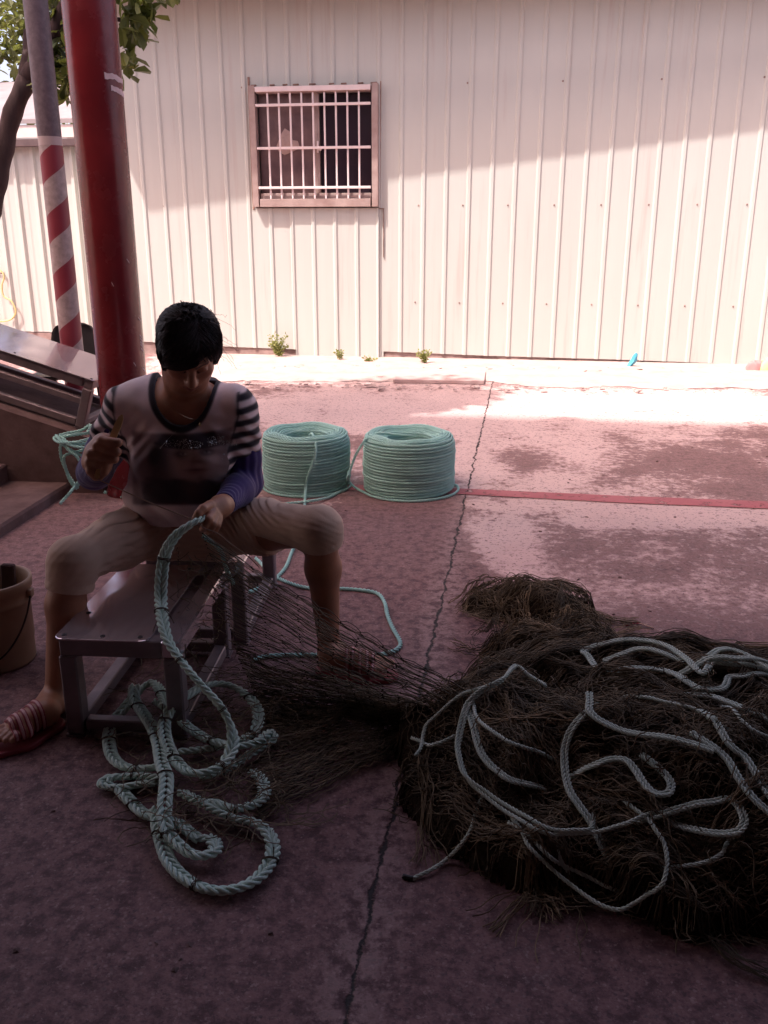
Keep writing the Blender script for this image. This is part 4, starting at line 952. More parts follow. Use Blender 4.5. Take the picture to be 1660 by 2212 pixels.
tflow = lambda x, y: -.42 + .5 * np.sin(9 * x + 4 * y)
bits = [locks(120, 15, 30, .62, ridge, lambda x, y: -.10 + .25 * np.sin(5 * x), 1, .012, .035), locks(70, 14, 22, .34, tail, tflow, 2, .012, .03), locks(46, 8, 18, .20, tail, lambda x, y: 2.6 * np.sin(8 * x + 5 * y), 12, .016, .05),
        locks(62, 12, 28, .46, front, flow, 3, .014, .04), locks(60, 12, 24, .34, lambda x, y: (x < .45) & (y < 1.95), lambda x, y: -1.2 + .9 * x, 4, .012, .02)]
bits += [plain(strands(900, 20, .30, allx, flow, .42, .020, 1, .00125)), plain(strands(300, 26, .28, lambda x, y: (y < 1.95), lambda x, y: 2 * np.sin(7 * x) + 3 * np.cos(6 * y), .9, .055, 3, .0013)),
         plain(strands(260, 24, .22, lambda x, y: (y < 1.9), lambda x, y: 3 * np.sin(9 * x) + 2 * np.cos(8 * y), 1.2, .075, 8, .0013)), plain(strands(260, 18, .18, tail, lambda x, y: -.5 + 2 * np.sin(11 * x), .7, .045, 4, .00125))]
def zig(P, half, rad):
    nv, nu, _ = P.shape; ph = (np.arange(nu)[None] // half + np.arange(nv)[:, None]) % 2
    up = np.roll(P, -1, 0); dn = np.roll(P, 1, 0); up[-1] = P[-1]; dn[0] = P[0]
    tgt = np.where(ph[..., None] == 0, P * .54 + up * .46, P * .54 + dn * .46); bl = (np.abs(np.sin(np.pi * np.arange(nu) / half)) ** .5)[None, :, None]
    Q = P * bl + tgt * (1 - bl); return many_tubes(Q, rad), Q
def drape(cx, cy, rot, w, h, nv, nu, half, seed, wr=.02):
    # a folded piece of diamond mesh lying on the heap
    rs = np.random.default_rng(seed); u, v = np.meshgrid(np.linspace(-.5, .5, nu), np.linspace(-.5, .5, nv)); P0 = np.stack([u * w, v * h, np.full_like(u, seed * 3.1)], -1).reshape(-1, 3)
    fold = snoise(P0, 3.2, seed).reshape(u.shape); f2 = snoise(P0 + 5, 5.5, seed + 1).reshape(u.shape); f3 = snoise(P0 + 9, 13, seed + 2).reshape(u.shape)
    uu = u * w + .045 * fold + .014 * f3; vv = v * h * (1 + .35 * f2) + .05 * f2 * np.abs(u) + .010 * f3; c, s_ = math.cos(R(rot)), math.sin(R(rot)); x, y = cx + uu * c - vv * s_, cy + uu * s_ + vv * c
    z = np.maximum(hfield(x, y), .002) + .005 + wr * (.5 + .5 * fold) ** 2 + .008 * np.abs(f3) + .004 * rs.random(u.shape)
    P = np.stack([x, y, z], -1); return zig(P, half, .00115)
for i_, a_ in enumerate(((.40, 1.58, -35, .50, .42, 34, 57, 4), (.62, 1.50, -5, .62, .40, 34, 65, 4), (.88, 1.56, 12, .55, .44, 36, 57, 4), (.30, 1.80, -60, .46, .36, 30, 49, 4), (.72, 1.74, -8, .60, .34, 30, 65, 4), (1.10, 1.66, 5, .5, .5, 36, 57, 4), (.50, 1.42, -15, .50, .26, 24, 57, 4), (.80, 1.38, 2, .60, .26, 24, 57, 4), (.55, 2.02, -8, .8, .24, 30, 81, 4), (.45, 2.6, -25, .42, .24, 26, 49, 4))):
    (vf_, Q_) = drape(*a_, 40 + i_); bits.append((vf_, np.full(len(vf_[0]), 1.25)))
V, F = join([b_[0] for b_ in bits]); cc = np.concatenate([b_[1] for b_ in bits])[:, None] * np.array([1., .97, .93]); s_o = adopt(make('loose_meshes', V, F, M['net'], None, True, cc), net); s_o['kind'] = 'stuff'

# the part drawn out between the heap and the woman's lap
NU, NV = 46, 92
L_ctrl = [PD(436, 1150, 2.13), PD(452, 1190, 2.16), PD(470, 1240, 2.17), PD(484, 1300, 2.17), PD(500, 1365, 2.16), PD(520, 1430, 2.12), G(548, 1490, .03), G(566, 1560, .02), G(560, 1640, .02), G(545, 1720, .02), G(565, 1775, .01)]
R_ctrl = [hit(1010, 1492, .03), hit(1000, 1500, .03), hit(985, 1505, .02), hit(965, 1512, .02), hit(950, 1520, .01), hit(935, 1530, .01), G(915, 1540, .03), G(905, 1552, .03), G(897, 1565, .02), G(892, 1580, .02), G(890, 1600, .01)]
Lp, Rp = resample(L_ctrl, .004), resample(R_ctrl, .002)
def along(P, t): i = t * (len(P) - 1); return np.stack([np.interp(i, np.arange(len(P)), P[:, k]) for k in range(3)], -1)
def sheet(nu, nv, seed, vlo=0., vhi=1., jit=.006, dens=1.0):
    rs = np.random.default_rng(seed); v = np.clip(vlo + (vhi - vlo) * (np.linspace(0, 1, nv) ** dens) + rs.normal(size=nv) * .004, 0, 1)
    a_, b_ = along(Lp, v), along(Rp, np.clip(v + rs.normal(size=nv) * .02, 0, 1)); u = np.linspace(0, 1, nu)
    fan = u ** .86
    P = a_[:, None] * (1 - fan[None, :, None]) + b_[:, None] * fan[None, :, None]
    sag = np.sin(np.pi * u)[None] * (.002 + .024 * rs.random(nv)[:, None]) * np.clip((P[:, :, 2]) / .12, 0, 1)
    P[:, :, 2] -= sag
    wob = np.stack([snoise(P.reshape(-1, 3), 5, seed + k).reshape(nv, nu) for k in range(3)], -1); P += wob * jit * 1.6 * np.sin(np.pi * u)[None, :, None] ** .3
    P += rs.normal(size=P.shape) * jit * .22
    P[:, :, 2] = np.maximum(P[:, :, 2], .004 + .022 * rs.random((nv, 1)) * np.clip(v - .45, 0, 1)[:, None] * 2)
    h = hfield(P[:, :, 0], P[:, :, 1]); P[:, :, 2] = np.maximum(P[:, :, 2], np.where(h > .005, h + .003, 0))
    return P, v
parts = []
def zig2(P, half, seed, rad, knots=True):
    """neighbouring lines meet at knots alternately, as in a drawn-out diamond mesh"""
    nv, nu, _ = P.shape; Q = P.copy(); rs = np.random.default_rng(seed)
    ph = (np.arange(nu)[None] // half + np.arange(nv)[:, None]) % 2
    up = np.roll(P, -1, 0); dn = np.roll(P, 1, 0); up[-1] = P[-1]; dn[0] = P[0]
    w = .46
    tgt = np.where(ph[..., None] == 0, P * (1 - w) + up * w, P * (1 - w) + dn * w)
    blend = (np.abs(np.sin(np.pi * (np.arange(nu) / half)))) ** .5
    Q = P * (1 - (1 - blend)[None, :, None]) + tgt * (1 - blend)[None, :, None]
    out = [many_tubes(Q, rad)]
    return out, Q
P1, v1 = sheet(49, 88, 31, 0., .58, .003); o_, Q1 = zig2(P1, 4, 1, .00115); parts += o_
P2, v2 = sheet(49, 104, 33, .46, 1.0, .008); o_, Q2 = zig2(P2, 5, 2, .00125); parts += o_
P3, v3 = sheet(40, 100, 35, .50, 1.0, .016); parts += [many_tubes(P3, .0012)]
P4, v4 = sheet(40, 90, 37, .34, .62, .010); parts += [many_tubes(P4, .0012)]
# little knots
kn = []
ks = []
for Q in (Q1,):
    nv, nu, _ = Q.shape
    for i in range(0, nv - 1):
        for j in range(0, nu - 6, 4):
            if (i + j // 4) % 2 == 0: ks.append(.5 * (Q[i, j] + Q[i + 1, j]))
ks = np.array(ks); o8 = np.array([(1, 0, 0), (0, 1, 0), (-1, 0, 0), (0, -1, 0), (0, 0, 1), (0, 0, -1)]) * .0026
Vk = (ks[:, None] + o8[None]).reshape(-1, 3); fk = np.array([(0, 1, 4), (1, 2, 4), (2, 3, 4), (3, 0, 4), (1, 0, 5), (2, 1, 5), (3, 2, 5), (0, 3, 5)])
V, F = join(parts); rs = np.random.default_rng(2); cf = np.concatenate([np.repeat(np.clip(rs.normal(1.15, .35, len(v) // (m_ * 3)), .4, 2.2), m_ * 3) for (v, f), m_ in zip(parts, (49, 49, 40, 40))])
web = adopt(make('stretched_web', V, F, M['net'], None, True, cf[:, None] * np.ones(3)), net)
make('knot', Vk, (np.arange(len(ks))[:, None, None] * 6 + fk[None]).reshape(-1, 3), M['net_core'], web, False)['kind'] = 'stuff'
# open torn meshes hanging under the hand
rs = np.random.default_rng(77); Ps = []
for k in range(70):
    x, y = rs.uniform(380, 500), rs.uniform(1180, 1400); D_ = 2.08 + .1 * rs.random(); p = PD(x, y, D_); a_ = rs.normal(size=2) * .8 + [.3, .9]; pts = [p]
    for q in range(13):
        a_ = np.clip(a_ * .85 + rs.normal(size=2) * .4, -1.2, 1.2); s_ = .011; pts.append(pts[-1] + np.array([a_[0] * s_ * .8, .004 * rs.normal(), -abs(a_[1]) * s_ * .6]))
    Ps.append(pts)
for k in range(270):                # frayed ends in the rope heap and under the web
    x, y = rs.choice([rs.uniform(290, 560), rs.uniform(440, 640)]), rs.uniform(1440, 1800); p = G(x, y, rs.uniform(.01, .07)); a0 = rs.random() * 6.28; pts = [p]; dz = rs.uniform(-.003, .004)
    for q in range(13): a0 += rs.normal() * .4; pts.append(np.maximum(pts[-1] + np.array([math.cos(a0), math.sin(a0), 0]) * .010 + [0, 0, dz], [-9, -9, .004]))
    Ps.append(pts)
V, F = many_tubes(np.array(Ps), .0012); adopt(make('torn_meshes', V, F, M['net'], None, True, np.ones((len(V), 3)) * 1.3), net)['kind'] = 'stuff'

# ropes lashed along the net's edges
def zc(pts): return [((900 + x / 1.8993) / 1.0687, (1300 + y / 1.8993) / 1.0687) for x, y in pts]
def pile_path(pts, up): return [hit(x, y, up + .026) for x, y in zc(pts)]
def offset(pts, d):
    P = np.asarray(pts, float); T, N, B = frames(P); S = np.cross(T, [0, 0, 1.]); S /= np.linalg.norm(S, axis=1, keepdims=True) + 1e-9
    return P + S * d
NR = .0043
paths = {
 'a': ([(610, 475), (560, 460), (500, 490), (430, 525), (370, 570), (330, 640), (300, 740), (295, 830), (330, 930), (400, 990), (500, 1060), (600, 1110), (700, 1150), (800, 1190), (890, 1170), (893, 1130)], .016, 0),
 'b': ([(605, 470), (550, 455), (495, 500), (425, 540), (372, 590), (342, 650), (315, 750), (305, 830), (345, 945), (430, 1040), (560, 1120), (680, 1170), (800, 1202), (930, 1185), (1050, 1120), (1120, 1080)], .010, 0),
 'c': ([(440, 525), (390, 538), (330, 560), (230, 640), (160, 740), (135, 800), (115, 850)], .012, 0),
 'd': ([(95, 778), (120, 785), (190, 795), (250, 770), (290, 740)], .010, 0),
 'e': ([(350, 640), (390, 800), (440, 890), (540, 950), (640, 960)], .008, 1),
 'f': ([(370, 600), (380, 680), (420, 720), (540, 780), (650, 810)], .008, 0),
 'g': ([(880, 600), (880, 650), (910, 690), (1000, 740), (1130, 758), (1310, 765)], .014, 1),
 'h': ([(870, 630), (800, 720), (765, 850), (790, 1000), (870, 1100), (900, 1150)], .008, 1),
 'i': ([(880, 870), (930, 850), (1000, 845), (1060, 880), (1110, 950), (1170, 1030), (1205, 1050), (1235, 1000), (1215, 920), (1180, 870)], .014, 1),
 'j': ([(1110, 1075), (1140, 1110), (1175, 1185), (1215, 1280), (1200, 1380), (1120, 1480), (1020, 1530), (930, 1500), (800, 1430), (690, 1330), (620, 1230), (580, 1150)], .010, 0),
 'k': ([(1200, 1080), (1330, 1070), (1450, 1040), (1500, 1000), (1540, 1060), (1555, 1140), (1500, 1200), (1400, 1205), (1280, 1130)], .010, 1),
 'l': ([(880, 350), (850, 370), (870, 430), (940, 460), (1080, 465), (1220, 480), (1350, 530), (1460, 560), (1490, 500), (1560, 480), (1680, 492)], .012, 1),
 'm': ([(940, 340), (1080, 334), (1200, 360), (1290, 410), (1370, 475), (1420, 440), (1500, 430), (1680, 474)], .014, 1),
 'n': ([(1100, 570), (1220, 605), (1330, 640), (1400, 660)], .008, 0), 'o': ([(1280, 560), (1420, 590), (1540, 630), (1680, 680)], .012, 1),
 'p': ([(1400, 650), (1460, 720), (1500, 800), (1560, 880), (1640, 955)], .010, 1), 'q': ([(1405, 770), (1470, 850), (1530, 940), (1590, 1030), (1680, 1085)], .010, 1),
 'r': ([(1470, 620), (1570, 690), (1690, 780)], .010, 0), 's': ([(1320, 445), (1400, 390), (1480, 378), (1560, 410), (1690, 465)], .020, 1),
 't': ([(1030, 378), (1100, 366), (1160, 390), (1260, 402)], .014, 1), 'u': ([(1350, 430), (1430, 405), (1520, 405), (1690, 440)], .028, 1),
 'v': ([(600, 1165), (690, 1260), (760, 1340), (850, 1390), (960, 1400)], .008, 0), 'w': ([(740, 1230), (745, 1290), (790, 1350)], .008, 0), 'x': ([(1480, 1210), (1450, 1290), (1380, 1330), (1280, 1310)], .008, 0)}
for k_, (pts, up, dbl) in paths.items():
    pp_ = pile_path(pts, up)
    if k_ not in ('d', 'c'):              # both ends dive into the heap
        a0, a1 = np.array(pp_[0]), np.array(pp_[-1]); d0, d1 = a0 - np.array(pp_[1]), a1 - np.array(pp_[-2]); pp_ = [a0 + d0 / np.linalg.norm(d0) * .05 - [0, 0, .035]] + pp_ + [a1 + d1 / np.linalg.norm(d1) * .05 - [0, 0, .035]]
    P = resample(pp_, .03); P[:, 2] = np.convolve(np.pad(P[:, 2], 2, 'edge'), np.ones(5) / 5, 'valid')
    if dbl: ro = rope_obj('lashed_rope', [offset(P, NR * .98), offset(P, -NR * .98)], NR, M['rope_old'], None, None, NR * .5, 6)
    else: ro = rope_obj('lashed_rope', [P], NR, M['rope_old'], None, None, NR * .7, 5)
    adopt(ro, net)
pts = zc([(410, 1010), (380, 1090), (345, 1190), (260, 1290), (190, 1340), (100, 1385)])
P = [hit(x, y, .010) for x, y in pts[:5]] + [G(x, y, NR) for x, y in pts[5:]]
ro = adopt(rope_obj('lashed_rope', [P], NR * 1.05, M['rope_old'], None, None, NR * .7, 5), net)
te = [G(x, y, NR) for x, y in zc([(104, 1383), (80, 1378), (58, 1372)])]; V, F = tube_arrays(resample(te, .004), NR * 1.15, 8); make('taped_tip', V, F, M['black'], ro)

# ================================================================== THE ROPE SHE IS WORKING ON
def za(pts): return [((200 + x / 3.192) / 1.0687, (1450 + y / 3.192) / 1.0687, z) for x, y, z in pts]
WR = .0083
def wpath(pts): return [G(x, y, max(z, WR)) for x, y, z in za(pts)]
hand_pts = [PD(437, 1120, 2.085), PD(424, 1126, 2.062), PD(405, 1138, 2.05), PD(378, 1160, 2.04), PD(358, 1195, 2.03), PD(350, 1240, 2.02), PD(348, 1290, 2.00), PD(352, 1340, 1.92), PD(364, 1385, 1.875), PD(390, 1425, 1.845), PD(425, 1468, 1.815)]
main = hand_pts + wpath([(990, 580, .16), (1060, 720, .115), (1080, 830, .09), (1050, 940, .075), (960, 1030, .065), (820, 1070, .06), (720, 1040, .055), (630, 930, .055), (580, 800, .06), (580, 680, .07), (640, 580, .085), (740, 500, .095), (860, 430, .09), (980, 410, .08), (1100, 440, .07), (1210, 520, .06), (1265, 620, .05), (1250, 740, .042), (1170, 810, .036), (1060, 850, .03), (940, 880, .03), (800, 900, .03), (680, 910, .03)])
loops = [main,
 wpath([(520, 540, .05), (640, 620, .05), (740, 720, .045), (860, 800, .045), (960, 840, .05), (1100, 870, .055), (1250, 840, .05), (1350, 770, .045), (1385, 800, .04), (1300, 870, .03), (1200, 930, .025), (1050, 1030, .02), (930, 1080, .02), (840, 1100, .02)]),
 wpath([(360, 420, .07), (350, 520, .05), (400, 600, .045), (480, 720, .05), (530, 850, .055), (555, 1000, .06), (590, 1100, .062), (580, 1250, .055), (575, 1400, .045), (600, 1500, .036), (670, 1590, .03), (780, 1665, .028), (880, 1675, .028), (950, 1635, .028), (935, 1570, .02), (880, 1540, .012)]),
 wpath([(590, 570, .07), (550, 470, .06), (480, 400, .05), (380, 470, .04), (280, 590, .03), (200, 690, .02), (165, 800, .018), (190, 940, .018), (280, 1020, .02), (420, 1035, .025), (540, 1020, .03)]),
 wpath([(560, 1110, .025), (420, 1090, .02), (280, 1095, .016), (150, 1110, .016), (140, 1160, .014), (260, 1175, .014), (400, 1150, .016), (520, 1140, .02)]),
 wpath([(240, 1180, .012), (320, 1270, .012), (430, 1370, .014), (560, 1410, .016), (680, 1440, .014), (780, 1520, .012), (840, 1560, .010)]),
 wpath([(520, 1330, .03), (535, 1480, .024), (600, 1700, .018), (720, 1840, .016), (880, 1920, .015), (1050, 1930, .015), (1220, 1870, .015), (1330, 1760, .015), (1375, 1630, .016), (1340, 1510, .02), (1230, 1430, .025), (1100, 1400, .03), (1000, 1360, .034), (900, 1310, .034), (800, 1260, .03), (700, 1210, .028)]),
 wpath([(880, 1280, .03), (950, 1290, .034), (1080, 1330, .036), (1200, 1310, .034), (1280, 1270, .03), (1310, 1210, .024), (1290, 1120, .018), (1230, 1060, .014)])]
work = empty('working_rope', G(430, 1640), 'heap of lashed double rope under the bare bench, running up to the woman\'s left hand', 'rope')
for i, p in enumerate(loops):
    P = resample(p, .025); T, N, B = frames(P); d_ = np.cross(T, [0, .55, .83]); d_ /= np.linalg.norm(d_, axis=1, keepdims=True) + 1e-9
    for k in range(1, len(d_)):
        if d_[k] @ d_[k - 1] < 0: d_[k] = -d_[k]
    for _ in range(3): d_[1:-1] = (d_[:-2] + d_[1:-1] + d_[2:]); d_ /= np.linalg.norm(d_, axis=1, keepdims=True)
    w = WR * .98
    o = make('double_strand', *join([rope_arrays(P + d_ * w, WR, WR * .4, None, 7), rope_arrays(P - d_ * w, WR, WR * .4, None, 7, .5, -1)]), M['rope_work']); adopt(o, work)
    for k in range(6 if i == 0 else 3, len(P) - 2, 7 if i else 6):           # twine lashings
        mb = MB()
        c, t_ = P[k], T[k]; n_ = np.cross(t_, d_[k]); a_ = np.linspace(0, 4.4 * np.pi, 46)
        ring = [c + d_[k] * w * 2.12 * math.cos(t) + n_ * WR * 1.16 * math.sin(t) + t_ * (.0032 * (t / 6 - 1.1)) for t in a_]; mb.tube(ring, .0013, 4)
        for _ in range(2):
            g_ = np.random.default_rng(k * 7 + i + _).normal(size=3); mb.tube(resample([ring[-1], ring[-1] + g_ * .012, ring[-1] + g_ * .02 + [0, 0, -.008]], .006), .0012, 4)
        mb.build('lashing', M['twine_dark'], o, True)
# ================================================================== THE WOMAN
A_ = lambda *v: np.array(v, float)
def smin(a, b, k):
    if k <= 0: return np.minimum(a, b)
    h = np.clip(.5 + .5 * (b - a) / k, 0, 1); return b * (1 - h) + a * h - k * h * (1 - h)
def smax(a, b, k): return -smin(-a, -b, k)
class Prim:
    def __init__(s, f, c, r, k=.02, op='add'): s.f, s.c, s.r, s.k, s.op = f, np.asarray(c, float), r, k, op
def rc(a, b, r1, r2, k=.02, op='add', cut=None):
    a, b = np.asarray(a, float), np.asarray(b, float); ab = b - a; L2 = ab @ ab
    def f(P):
        t = np.clip((P - a) @ ab / L2, 0, 1); d = np.linalg.norm(P - a - t[:, None] * ab, axis=1) - (r1 + (r2 - r1) * t)
        if cut is not None: d = np.maximum(d, (P - cut[0]) @ cut[1])
        return d
    return Prim(f, (a + b) / 2, math.sqrt(L2) / 2 + max(r1, r2), k, op)
def chain(pts, rads, k=.01, op='add'): return [rc(pts[i], pts[i + 1], rads[i], rads[i + 1], k if i else k, op) for i in range(len(pts) - 1)]
def ell(c, rad, Rm=None, k=.02, op='add'):
    c = np.asarray(c, float); rad = np.asarray(rad, float); Rm = np.eye(3) if Rm is None else Rm   # columns = axes
    def f(P):
        q = (P - c) @ Rm; k0 = np.linalg.norm(q / rad, axis=1); k1 = np.linalg.norm(q / rad ** 2, axis=1); return np.where(k1 > 1e-9, k0 * (k0 - 1) / np.maximum(k1, 1e-9), -rad.min())
    return Prim(f, c, rad.max(), k, op)
def field(prims, P, center=None, half=0):
    d = np.full(len(P), .2)
    for p in prims:
        if center is not None and np.linalg.norm(p.c - center) > p.r + half + .075: continue
        q = p.f(P); d = smin(d, q, p.k) if p.op == 'add' else smax(d, -q, p.k)
    return d
def surface(prims, h, lo, hi, post=None, B=20):
    """surface nets over the blocks near the surface"""
    lo = np.floor(np.asarray(lo) / h) * h; n = np.ceil((np.asarray(hi) - lo) / h / B).astype(int); S = 1 << 12
    ids, vs_, quads = [], [], []
    g = np.arange(B + 1); gi, gj, gk = np.meshgrid(g, g, g, indexing='ij'); base = np.stack([gi, gj, gk], -1).reshape(-1, 3)
    half = B * h * math.sqrt(3) / 2
    for bi in range(n[0]):
        for bj in range(n[1]):
            for bk in range(n[2]):
                o = np.array([bi, bj, bk]) * B; c = lo + (o + B / 2) * h
                if not any(np.linalg.norm(p.c - c) < p.r + half + .01 for p in prims if p.op == 'add'): continue
                if abs(field(prims, c[None], c, half)[0]) > half * 1.25 + .01 and post is None: continue
                P = lo + (base + o) * h; d = field(prims, P, c, half)
                if post is not None: d = post(P, d)
                if d.min() > 0 or d.max() < 0: continue
                D = d.reshape(B + 1, B + 1, B + 1); s = D < 0
                corner = [D[i:B + i, j:B + j, k:B + k] for i in (0, 1) for j in (0, 1) for k in (0, 1)]
                neg = sum((q < 0).astype(int) for q in corner); act = (neg > 0) & (neg < 8)
                ai, aj, ak = np.nonzero(act)
                if not len(ai): continue
                acc = np.zeros((len(ai), 3)); cnt = np.zeros(len(ai))
                cv = [q[ai, aj, ak] for q in corner]; off = [A_(i, j, k) for i in (0, 1) for j in (0, 1) for k in (0, 1)]
                for e0 in range(8):
                    for b_ in (1, 2, 4):
                        if e0 & b_: continue
                        e1 = e0 | b_; m = (cv[e0] < 0) != (cv[e1] < 0)
                        t = np.where(m, cv[e0] / np.where(np.abs(cv[e0] - cv[e1]) < 1e-12, 1, cv[e0] - cv[e1]), 0); acc += np.where(m[:, None], off[e0] + (off[e1] - off[e0]) * t[:, None], 0); cnt += m
                gid = np.stack([ai, aj, ak], 1) + o; vs_.append(lo + (gid + acc / cnt[:, None]) * h); ids.append((gid[:, 0] * S + gid[:, 1]) * S + gid[:, 2])
                for ax in range(3):
                    sl0 = [slice(0, B)] * 3; sl1 = [slice(0, B)] * 3; sl1[ax] = slice(1, B + 1)
                    a_, b_ = s[tuple(sl0)], s[tuple(sl1)]; ei = np.stack(np.nonzero(a_ != b_), 1)
                    if not len(ei): continue
                    fl = a_[tuple(ei.T)]; ei = ei + o; u, v = np.zeros(3, int), np.zeros(3, int); u[(ax + 1) % 3] = 1; v[(ax + 2) % 3] = 1
                    q = [ei - u - v, ei - v, ei, ei - u]; q = np.stack([(t[:, 0] * S + t[:, 1]) * S + t[:, 2] for t in q], 1)
                    quads.append(np.where(fl[:, None], q, q[:, ::-1]))
    ids = np.concatenate(ids); vs_ = np.concatenate(vs_); quads = np.concatenate(quads); o = np.argsort(ids); ids, vs_ = ids[o], vs_[o]
    ix = np.searchsorted(ids, quads); ix = np.clip(ix, 0, len(ids) - 1); ok = (ids[ix] == quads).all(1)
    return vs_, ix[ok].astype(np.int64)
def normals(V, F):
    n = np.cross(V[F[:, 2]] - V[F[:, 0]], V[F[:, 3]] - V[F[:, 1]]); out = np.zeros_like(V)
    for k in range(4): np.add.at(out, F[:, k], n)
    return out / (np.linalg.norm(out, axis=1, keepdims=True) + 1e-12)
def relax(V, F, it=2, lam=.5):
    E = np.vstack([F[:, [0, 1]], F[:, [1, 2]], F[:, [2, 3]], F[:, [3, 0]]])
    for _ in range(it):
        s = np.zeros_like(V); c = np.zeros(len(V)); np.add.at(s, E[:, 0], V[E[:, 1]]); np.add.at(c, E[:, 0], 1); np.add.at(s, E[:, 1], V[E[:, 0]]); np.add.at(c, E[:, 1], 1)
        V = V + lam * (s / np.maximum(c, 1)[:, None] - V)
    return V

# ---- joints
hipL, hipR = A_(-.495, 2.46, .375), A_(-.665, 2.47, .375)
kneeL, kneeR = PD(690, 1142, 2.19), PD(158, 1212, 2.10)
ankL, ankR = PD(712, 1408, 2.31), PD(122, 1512, 2.05)
shL, shR = PD(511, 886, 2.40), PD(272, 881, 2.40)
elL, elR = PD(532, 1042, 2.42), PD(203, 1022, 2.44)
wrL, wrR = PD(482, 1092, 2.19), PD(216, 1002, 2.215)
pel = (hipL + hipR) / 2 + A_(0, .01, .02)
chest = PD(392, 955, 2.43); waist = PD(395, 1045, 2.46); neck0 = PD(398, 872, 2.44); neck1 = PD(402, 808, 2.33)
# ---- head frame
yaw, pit, roll = R(15), R(44), R(-2)
Fh = A_(math.sin(yaw) * math.cos(pit), -math.cos(yaw) * math.cos(pit), -math.sin(pit))
Xh = A_(math.cos(yaw), math.sin(yaw), 0); Uh = np.cross(Fh, Xh); Xh = Xh * math.cos(roll) + Uh * math.sin(roll); Uh = np.cross(Fh, Xh); Rh = np.stack([Xh, Fh, Uh], 1)
eye_mid = PD(414, 799, 2.215); SC = .85
Hc = eye_mid - Fh * .085 * SC
def hd(x, y, z): return Hc + Rh @ A_(x, y, z) * SC
def torso(inf=0., kk=.05):
    up = (neck0 - pel); up /= np.linalg.norm(up)
    return [ell(pel, (.165 + inf, .12 + inf, .115 + inf), None, .02), ell(waist, (.132 + inf, .100 + inf, .125 + inf), None, kk), ell(chest + A_(0, .0, -.01), (.140 + inf, .098 + inf, .130 + inf), None, kk),
            rc(shL + A_(-.02, 0, -.008), shR + A_(.02, 0, -.008), .048 + inf, .048 + inf, kk), rc(PD(440, 850, 2.45), shL + A_(-.015, 0, -.004), .044 + inf, .042 + inf, kk), rc(PD(350, 846, 2.45), shR + A_(.015, 0, -.004), .044 + inf, .042 + inf, kk), ell(PD(395, 905, 2.43), (.125 + inf, .085 + inf, .09 + inf), None, kk),
            ell(PD(345, 990, 2.355), (.062 + inf,) * 3, None, .05), ell(PD(445, 990, 2.355), (.062 + inf,) * 3, None, .05), ell(PD(398, 1070, 2.38), (.105 + inf, .085 + inf, .085 + inf), None, .06)]
def head_prims():
    e = lambda c, r, k, op='add': ell(hd(*c), np.array(r) * SC, Rh, k, op)
    l = [e((0, -.012, .028), (.069, .086, .073), .02), e((0, .028, -.02), (.062, .062, .075), .03), e((0, .045, -.066), (.043, .042, .048), .03), e((0, .066, -.104), (.022, .018, .016), .028)]
    for s in (-1, 1):
        l += [e((s * .042, .056, -.030), (.023, .022, .022), .022), rc(hd(s * .012, .088, .022), hd(s * .046, .071, .020), .008, .006, .014),
              e((s * .033, .103, -.001), (.019, .017, .011), .012, 'sub'), e((s * .032, .0795, -.003), (.0165, .011, .0095), .003), rc(hd(s * .020, .0905, -.0085), hd(s * .044, .084, -.0075), .0022, .0018, .002),
              e((s * .0125, .099, -.042), (.0085, .010, .0075), .006), e((s * .077, -.006, -.004), (.008, .019, .031), .008), e((s * .082, -.002, .004), (.004, .009, .014), .004, 'sub'), rc(hd(s * .05, .02, -.075), hd(s * .03, .055, -.098), .018, .016, .03)]
    l += [rc(hd(0, .088, .010), hd(0, .110, -.036), .0075, .0115, .010), e((0, .112, -.040), (.010, .009, .008), .006)]
    l += [chain([hd(-.025, .083, -.073), hd(-.010, .0935, -.067), hd(0, .0945, -.069), hd(.010, .0935, -.067), hd(.025, .083, -.073)], [.003, .0055, .0052, .0055, .003], .005)[i] for i in range(4)]
    l += chain([hd(-.021, .083, -.078), hd(0, .0925, -.083), hd(.021, .083, -.078)], [.003, .0068, .003], .005)
    l += [p for p in chain([hd(-.024, .0905, -.0745), hd(0, .101, -.0745), hd(.024, .0905, -.0745)], [.0012, .0028, .0012], .002, 'sub')]
    l += [rc(neck0 + A_(0, .01, .0), neck1, .056, .049, .03), rc(neck1, hd(0, -.02, -.02), .050, .055, .03)]
    for s in (-1, 1): l.append(rc(hd(s * .055, -.02, -.04), PD(398 + s * 22, 885, 2.385), .012, .012, .03))
    l += [rc(PD(385, 905, 2.375), PD(300, 885, 2.385), .010, .009, .03), rc(PD(412, 905, 2.375), PD(492, 888, 2.385), .010, .009, .03)]
    return l
def arm(sh, el, wr, inf=0., k=.025): return [rc(sh, sh * .35 + el * .65, .049 + inf, .043 + inf, k), rc(sh * .35 + el * .65, el, .043 + inf, .038 + inf, k), rc(el, el * .6 + wr * .4, .039 + inf, .037 + inf, k), rc(el * .6 + wr * .4, wr, .037 + inf, .026 + inf, k)]
def leg(hip, kn, an, inf=0., calf=A_(0, .02, 0)):
    m = kn * .68 + an * .32 + calf
    return [rc(hip, kn * .5 + hip * .5, .080 + inf, .064 + inf, .04), rc(kn * .5 + hip * .5, kn, .064 + inf, .049 + inf, .03), rc(kn, m, .046 + inf, .045 + inf, .03), rc(m, an, .045 + inf, .029 + inf, .03)]
